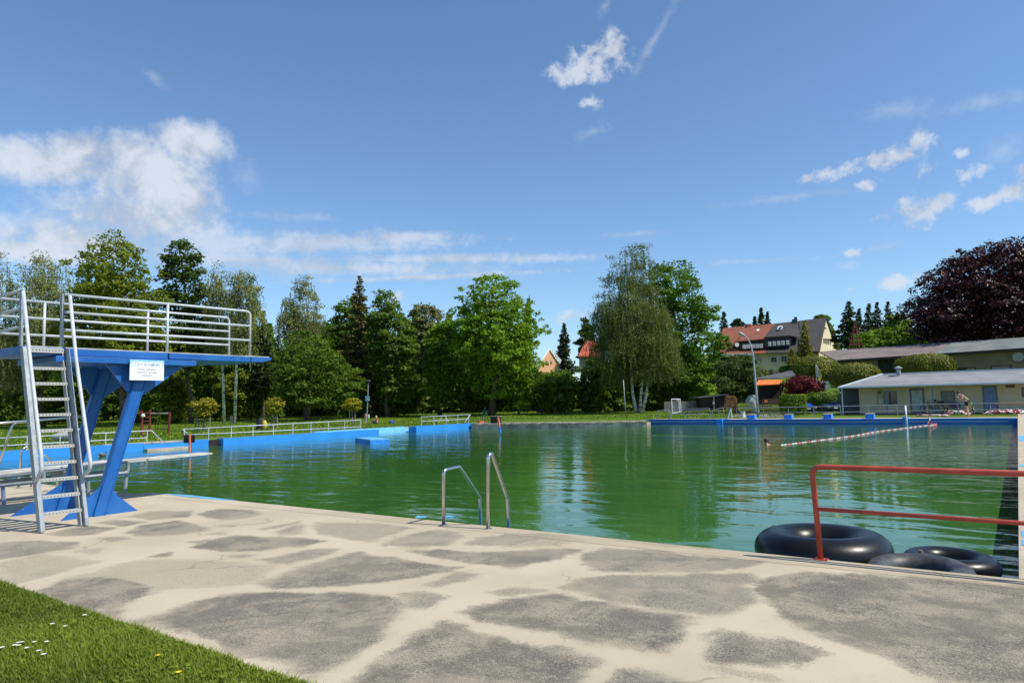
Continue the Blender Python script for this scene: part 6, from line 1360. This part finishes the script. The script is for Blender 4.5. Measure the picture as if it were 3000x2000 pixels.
def towel(t, W, k):
    mb = MB(); vs = []; rows_ = [(.70, .10, .05), (.60, .03, .10), (.48, .0, .11), (.34, -.03, .12), (.20, -.07, .10), (.09, -.09, .07)]
    for i, (z, x, w_) in enumerate(rows_):
        for j in range(7): q = j/6-.5; vs.append(W((x-.03-w_*(q+.5), .17+.03*math.sin(j*2+i), z+.01*math.sin(j*3))))
    mb.add(vs, [(i*7+j, i*7+j+1, (i+1)*7+j+1, (i+1)*7+j) for i in range(5) for j in range(6)])
    m = bpy.data.materials.new('patterned_towel'); m.use_nodes = True; N = NT(m.node_tree); b = N.n['Principled BSDF']; b.inputs['Roughness'].default_value = .9
    v = N.new('ShaderNodeTexVoronoi'); N.l.new(N.new('ShaderNodeTexCoord').outputs['Object'], v.inputs['Vector']); v.inputs['Scale'].default_value = 7
    sp = N.new('ShaderNodeSeparateColor'); N.l.new(v.outputs['Color'], sp.inputs[0]); c = N.mix(N.math('GREATER_THAN', sp.outputs[0], .45), (.06, .08, .09), (.55, .58, .50)); c = N.mix(N.math('GREATER_THAN', sp.outputs[1], .72), c, (.55, .52, .12)); N.l.new(c, b.inputs['Base Color'])
    o = mb.build('towel', m, smooth=True); s_ = o.modifiers.new('thick', 'SOLIDIFY'); s_.thickness = .02
    tag(o, 'grey white and yellow patterned towel hanging from the arm of the bare chested man', 'towel')
manbase = PY(2834, 1218, 57.6); manbase[2] = 0
sh = [((0, 0, .545), .09), ((-.01, .052, .49), .075), ((-.005, .056, .37), .062), ((-.01, -.052, .49), .075), ((-.02, -.057, .37), .062), ((.008, 0, .585), .078)]
figure('bare chested man in black swim shorts stooping on the far deck with a towel', manbase, (-1, -.15), 1.95, J1, skin, brownhair,
       [('swim_shorts', sh, [(0, 1), (1, 2), (0, 3), (3, 4), (0, 5)], mat('black_shorts', (.02, .016, .016), .8))], props=towel)
# swimmer: head, neck and shoulders above the water, the rest below
sb = G(2246, 1302, WZ); J2 = dict(pelvis=(-.12, 0, -.22), waist=(-.08, 0, -.15), chest=(-.03, 0, -.075), neck=(0, 0, .0), jaw=(.02, 0, .03), head=(.02, 0, .075), look=(1, 0, 0),
          shL=(-.02, .1, -.03), elL=(.1, .16, -.08), wrL=(.2, .1, -.05), paL=(.24, .08, -.05), shR=(-.02, -.1, -.03), elR=(.08, -.18, -.08), wrR=(.17, -.13, -.06), paR=(.21, -.12, -.06),
          hipL=(-.14, .05, -.25), knL=(-.25, .07, -.4), anL=(-.4, .08, -.45), toeL=(-.45, .08, -.5), hipR=(-.14, -.05, -.25), knR=(-.22, -.08, -.42), anR=(-.38, -.1, -.5), toeR=(-.43, -.1, -.55))
figure('swimmer with dark hair, only the head above water beside the lane rope', sb, (-.55, -.85), 1.85, J2, skin, brownhair, [], name='person')
pink = mat('pink_shirt', (.62, .17, .24), .8, var=.1); denim = mat('denim', (.22, .30, .38), .85); crimson = mat('crimson_shirt', (.45, .02, .09), .8)
J3 = dict(pelvis=(0, 0, .52), waist=(0, 0, .61), chest=(.01, 0, .72), neck=(.01, 0, .82), jaw=(.02, 0, .86), head=(.02, 0, .915), look=(.9, -.5, -.2),
          shL=(0, .11, .79), elL=(-.02, .20, .66), wrL=(.03, .13, .55), paL=(.04, .12, .53), shR=(0, -.11, .79), elR=(.01, -.19, .66), wrR=(.04, -.20, .53), paR=(.05, -.20, .48),
          hipL=(0, .055, .49), knL=(.01, .09, .27), anL=(0, .11, .04), toeL=(.07, .12, .015), hipR=(0, -.055, .49), knR=(.01, -.08, .27), anR=(0, -.10, .04), toeR=(.07, -.11, .015))
wb = A(1071, 1243, 66); shirt = [((0, 0, .58), .095), ((.005, 0, .72), .10), ((0, .11, .785), .06), ((-.012, .16, .71), .045), ((0, -.11, .785), .06), ((.006, -.155, .71), .045)]
figure('person in a pink shirt and denim shorts standing with bent arms on the meadow', wb, (-.3, -.9), 1.1, J3, skin2, brownhair,
       [('shirt', shirt, [(0, 1), (1, 2), (2, 3), (1, 4), (4, 5)], pink), ('denim_shorts', [((0, 0, .545), .092), ((0, .057, .48), .075), ((.008, .08, .33), .062), ((0, -.057, .48), .075), ((.008, -.075, .33), .062)], [(0, 1), (1, 2), (0, 3), (3, 4)], denim)])
J4 = dict(pelvis=(0, 0, .09), waist=(-.01, 0, .18), chest=(.02, 0, .29), neck=(.04, 0, .38), jaw=(.06, 0, .42), head=(.065, 0, .475), look=(1, 0, -.3),
          shL=(.02, .11, .35), elL=(.08, .16, .24), wrL=(.18, .1, .2), paL=(.21, .09, .19), shR=(.02, -.11, .35), elR=(.08, -.16, .24), wrR=(.18, -.1, .2), paR=(.21, -.09, .19),
          hipL=(.02, .06, .08), knL=(.24, .10, .20), anL=(.3, .1, .03), toeL=(.37, .11, .015), hipR=(.02, -.06, .08), knR=(.23, -.12, .15), anR=(.36, -.08, .03), toeR=(.43, -.09, .015))
figure('blond person in a crimson shirt sitting on the meadow', A(1104, 1241, 66), (-.9, -.35), 1.35, J4, skin2, blondehair,
       [('shirt', [((0, 0, .16), .1), ((.02, 0, .28), .1), ((.02, .11, .345), .058), ((.05, .145, .28), .04), ((.02, -.11, .345), .058), ((.05, -.145, .28), .04)], [(0, 1), (1, 2), (2, 3), (1, 4), (4, 5)], crimson),
        ('trousers', [((0, 0, .09), .095), ((.03, .06, .09), .07), ((.22, .10, .19), .05), ((.28, .1, .08), .04), ((.03, -.06, .09), .07), ((.21, -.12, .145), .05), ((.33, -.09, .05), .04)], [(0, 1), (1, 2), (2, 3), (0, 4), (4, 5), (5, 6)], mat('dark_trousers', (.06, .08, .10), .8))], longhair=True)
# ---------------------------------------------------------------- lawn in the foreground
def lawn():
    # turf base, slightly proud of the deck edge
    nx, ny = 150, 60; xs = np.linspace(-13, .5, nx); ys = np.linspace(-2.5, 2.99, ny); X, Y = np.meshgrid(xs, ys)
    Z = .004+.006*rng.random(X.shape); E_ = 2.91-.017*(X+3.65); Y = -2.5+(Y+2.5)*(E_+2.5)/5.49; Z[-1] = -.02; Y[-1] += .02*rng.random(nx)
    me = bpy.data.meshes.new('lawn'); me.from_pydata([tuple(p) for p in np.stack([X, Y, Z], -1).reshape(-1, 3)], [], [(j*nx+i, j*nx+i+1, (j+1)*nx+i+1, (j+1)*nx+i) for j in range(ny-1) for i in range(nx-1)])
    m = mat('lawn_soil', (.05, .075, .015), .95, var=.4, vscale=12); me.materials.append(m); struct((lambda o: (C.objects.link(o), o)[1])(bpy.data.objects.new('lawn', me)))
    n = 330000
    P = np.stack([-12.0+10.8*rng.random(n), .6+2.39*rng.random(n)**.85, np.zeros(n)], 1); P[:, 1] = np.minimum(P[:, 1], 9)*(2.90-.017*(P[:, 0]+3.65))/2.99
    # keep only blades the picture can contain (with a margin)
    c = (P-CAMP)@M; px = 1500+F*c[:, 0]/-c[:, 2]; py = 1000-F*c[:, 1]/-c[:, 2]; k = (px > -2600) & (py < 3200) & (c[:, 2] < -.5); P = P[k]; n = len(P)
    patch = np.sin(P[:, 0]*2.3+1)*np.sin(P[:, 1]*3.1)+.5*np.sin(P[:, 0]*7+P[:, 1]*5)
    h = (.022+.026*rng.random(n))*(1+.35*patch)*np.where(rng.random(n) > .97, 1.7, 1); th = rng.random(n)*2*PI; w_ = (.0022+.0022*rng.random(n))
    d = np.stack([np.cos(th), np.sin(th), np.zeros(n)], 1); tq = np.stack([-np.sin(th), np.cos(th), np.zeros(n)], 1); bend = (.3+.9*rng.random(n))[:, None]*h[:, None]
    z = np.array([0, 0, 1.])
    b0 = P-tq*w_[:, None]; b1 = P+tq*w_[:, None]; mpt = P+z*h[:, None]*.6+d*bend*.35; m0 = mpt-tq*w_[:, None]*.9; m1 = mpt+tq*w_[:, None]*.9; tip = P+z*h[:, None]+d*bend
    V = np.concatenate([np.stack([b0, b1, m1, m0], 1).reshape(-1, 3), np.stack([m0, m1, tip+tq*w_[:, None]*.15, tip-tq*w_[:, None]*.15], 1).reshape(-1, 3)])
    # broad clover and plantain leaves
    q = 2600; cc = np.stack([-9.3+7.7*rng.random(60), 1.0+1.95*rng.random(60)], 1); ci = rng.integers(0, 60, q); Pl = np.zeros((q, 3)); Pl[:, :2] = cc[ci]+rng.normal(size=(q, 2))*.09; Pl[:, 2] = .028+.02*rng.random(q); Pl = Pl[Pl[:, 1] < 2.88]
    V2 = leaf_quads(Pl, np.array([0, 0, 1.])+rng.normal(size=Pl.shape)*.35, .016, .7)
    tag(npmesh('grass', np.concatenate([V, V2]), 0, L_grass), 'short green lawn with clover in the near left corner', 'grass', kind='stuff')
lawn()
# far meadow tufts and dandelions
def tufts():
    n = 60000; D = 34+rng.random(n)**1.3*75; px = -100+rng.random(n)*2600; base = np.array([0, 0, 0.]); r = M@np.stack([px-1500, np.zeros(n)-200, np.full(n, -F)]); r = r.T/F*D[:, None]; P = np.stack([r[:, 0], r[:, 1], gz(r[:, 0], r[:, 1])-.03], 1)
    ok = ((P[:, 0] < -39.9) | (P[:, 1] > 59)) & ~((P[:, 0] > -27) & (P[:, 1] > 59) & (P[:, 0] > -15)); P = P[ok]; n = len(P); P[:, 2] += .05
    Nn = -np.tile(fwd, (n, 1))+rng.normal(size=(n, 3))*.5; V = leaf_quads(P, Nn, .05, .8)
    tag(npmesh('meadow_tufts', V, 0, leafmat('meadow_blades', (.10, .18, .018), .2, rough=.9)), 'tufts of mown grass on the sunlit meadow', 'grass', kind='stuff')
    m = 16000; D = 36+rng.random(m)**1.2*50; px = -100+rng.random(m)*2500; r = (M@np.stack([px-1500, np.zeros(m)-200, np.full(m, -F)])).T/F*D[:, None]; P = np.stack([r[:, 0], r[:, 1], gz(r[:, 0], r[:, 1])+.03], 1)
    cl = np.sin(P[:, 0]*.5+np.sin(P[:, 1]*.3)*2)*np.sin(P[:, 1]*.45+1)+.5*np.sin(P[:, 0]*1.7)*np.sin(P[:, 1]*1.3); ok = ((P[:, 0] < -40) | ((P[:, 1] > 60) & (P[:, 0] < -28))) & (cl > .15+.5*rng.random(m)); P = P[ok]
    tag(npmesh('dandelions', leaf_quads(P, np.array([0, 0, 1.])+rng.normal(size=P.shape)*.6, .03, 1), 0, mat('dandelion_yellow', (.75, .62, .03), .8)), 'patches of yellow dandelion flowers on the meadow', 'flowers', kind='stuff')
tufts()
# daisies
def flower(name, p, petal, core, size, label, cat, group):
    t = empty(name, p, label, cat, group); MB().tube([p+[0, 0, 0], p+[0, 0, .045]], .0015, 4).build('stem', L_grass, t); mb = MB(); c = p+np.array([0, 0, .047]); n = 10
    for k in range(n): a = 2*PI*k/n; d = np.array([math.cos(a), math.sin(a), .25]); e = np.array([-math.sin(a), math.cos(a), 0]); mb.add([c+d*size*.25-e*size*.12, c+d*size*.25+e*size*.12, c+d*size+e*size*.2, c+d*size-e*size*.2], [(0, 1, 2, 3)])
    mb.build('petals', petal, t); MB().ball(c, (size*.32, size*.32, size*.2), 8, 5).build('flower_head', core, t); return t
wp = mat('white_petals', (.8, .8, .78), .7, var=.02); yc = mat('yellow_core', (.75, .55, .03), .8)
dz = [(8, 653), (66, 642), (84, 630), (98, 628), (85, 643), (122, 655), (158, 627), (213, 626), (178, 668), (200, 685), (240, 541), (300, 552), (388, 500)]
first = None
for i, (x, y) in enumerate(dz):
    p = G(x/1.568, 1500+y/1.568, .0); lab = 'white daisies in the lawn at the near left corner'
    if first is None: first = flower('daisy', p, wp, yc, .017, lab, 'daisy', 'white daisies in the lawn')
    else: o = copy_tree(first); o.location = [float(v) for v in p]; o.rotation_euler.z = random.random()*6
flower('buttercup', G(725/1.568, 1500+690/1.568), mat('yellow_petals', (.8, .6, .02), .6), yc, .018, 'yellow buttercup in the middle of the near lawn', 'buttercup', 'yellow buttercups'); flower('buttercup', G(820/1.568, 1500+770/1.568), MATS['yellow_petals'], yc, .018, 'yellow buttercup closest to the bottom edge of the picture', 'buttercup', 'yellow buttercups')
# painted marks on the coping
def mark(pts, label, z=.004):
    o = MB().prism([(p[0], p[1], z-.003) for p in [G(*q) for q in pts]], (0, 0, .003)).build('painted_mark', lightblue); struct(o)
mark([(470, 1444.5), (560, 1450), (700, 1466), (640, 1463.5), (540, 1455)], '')
mark([(1215, 1517), (1222, 1511), (1254, 1512), (1245, 1516)], ''); mark([(1290, 1513.5), (1310, 1509), (1335, 1513), (1322, 1517)], '')
for (ya, yb) in ((1276, 1292), (1555, 1572), (1580, 1597), (1360, 1366)):
    a = PX(2990, ya, 0)[1] if False else G(2990, ya)[1]; b = G(2990, yb)[1]; o = MB().box((-.07, b, .002), (.5, a, .006)).build('painted_mark', lightblue); struct(o)
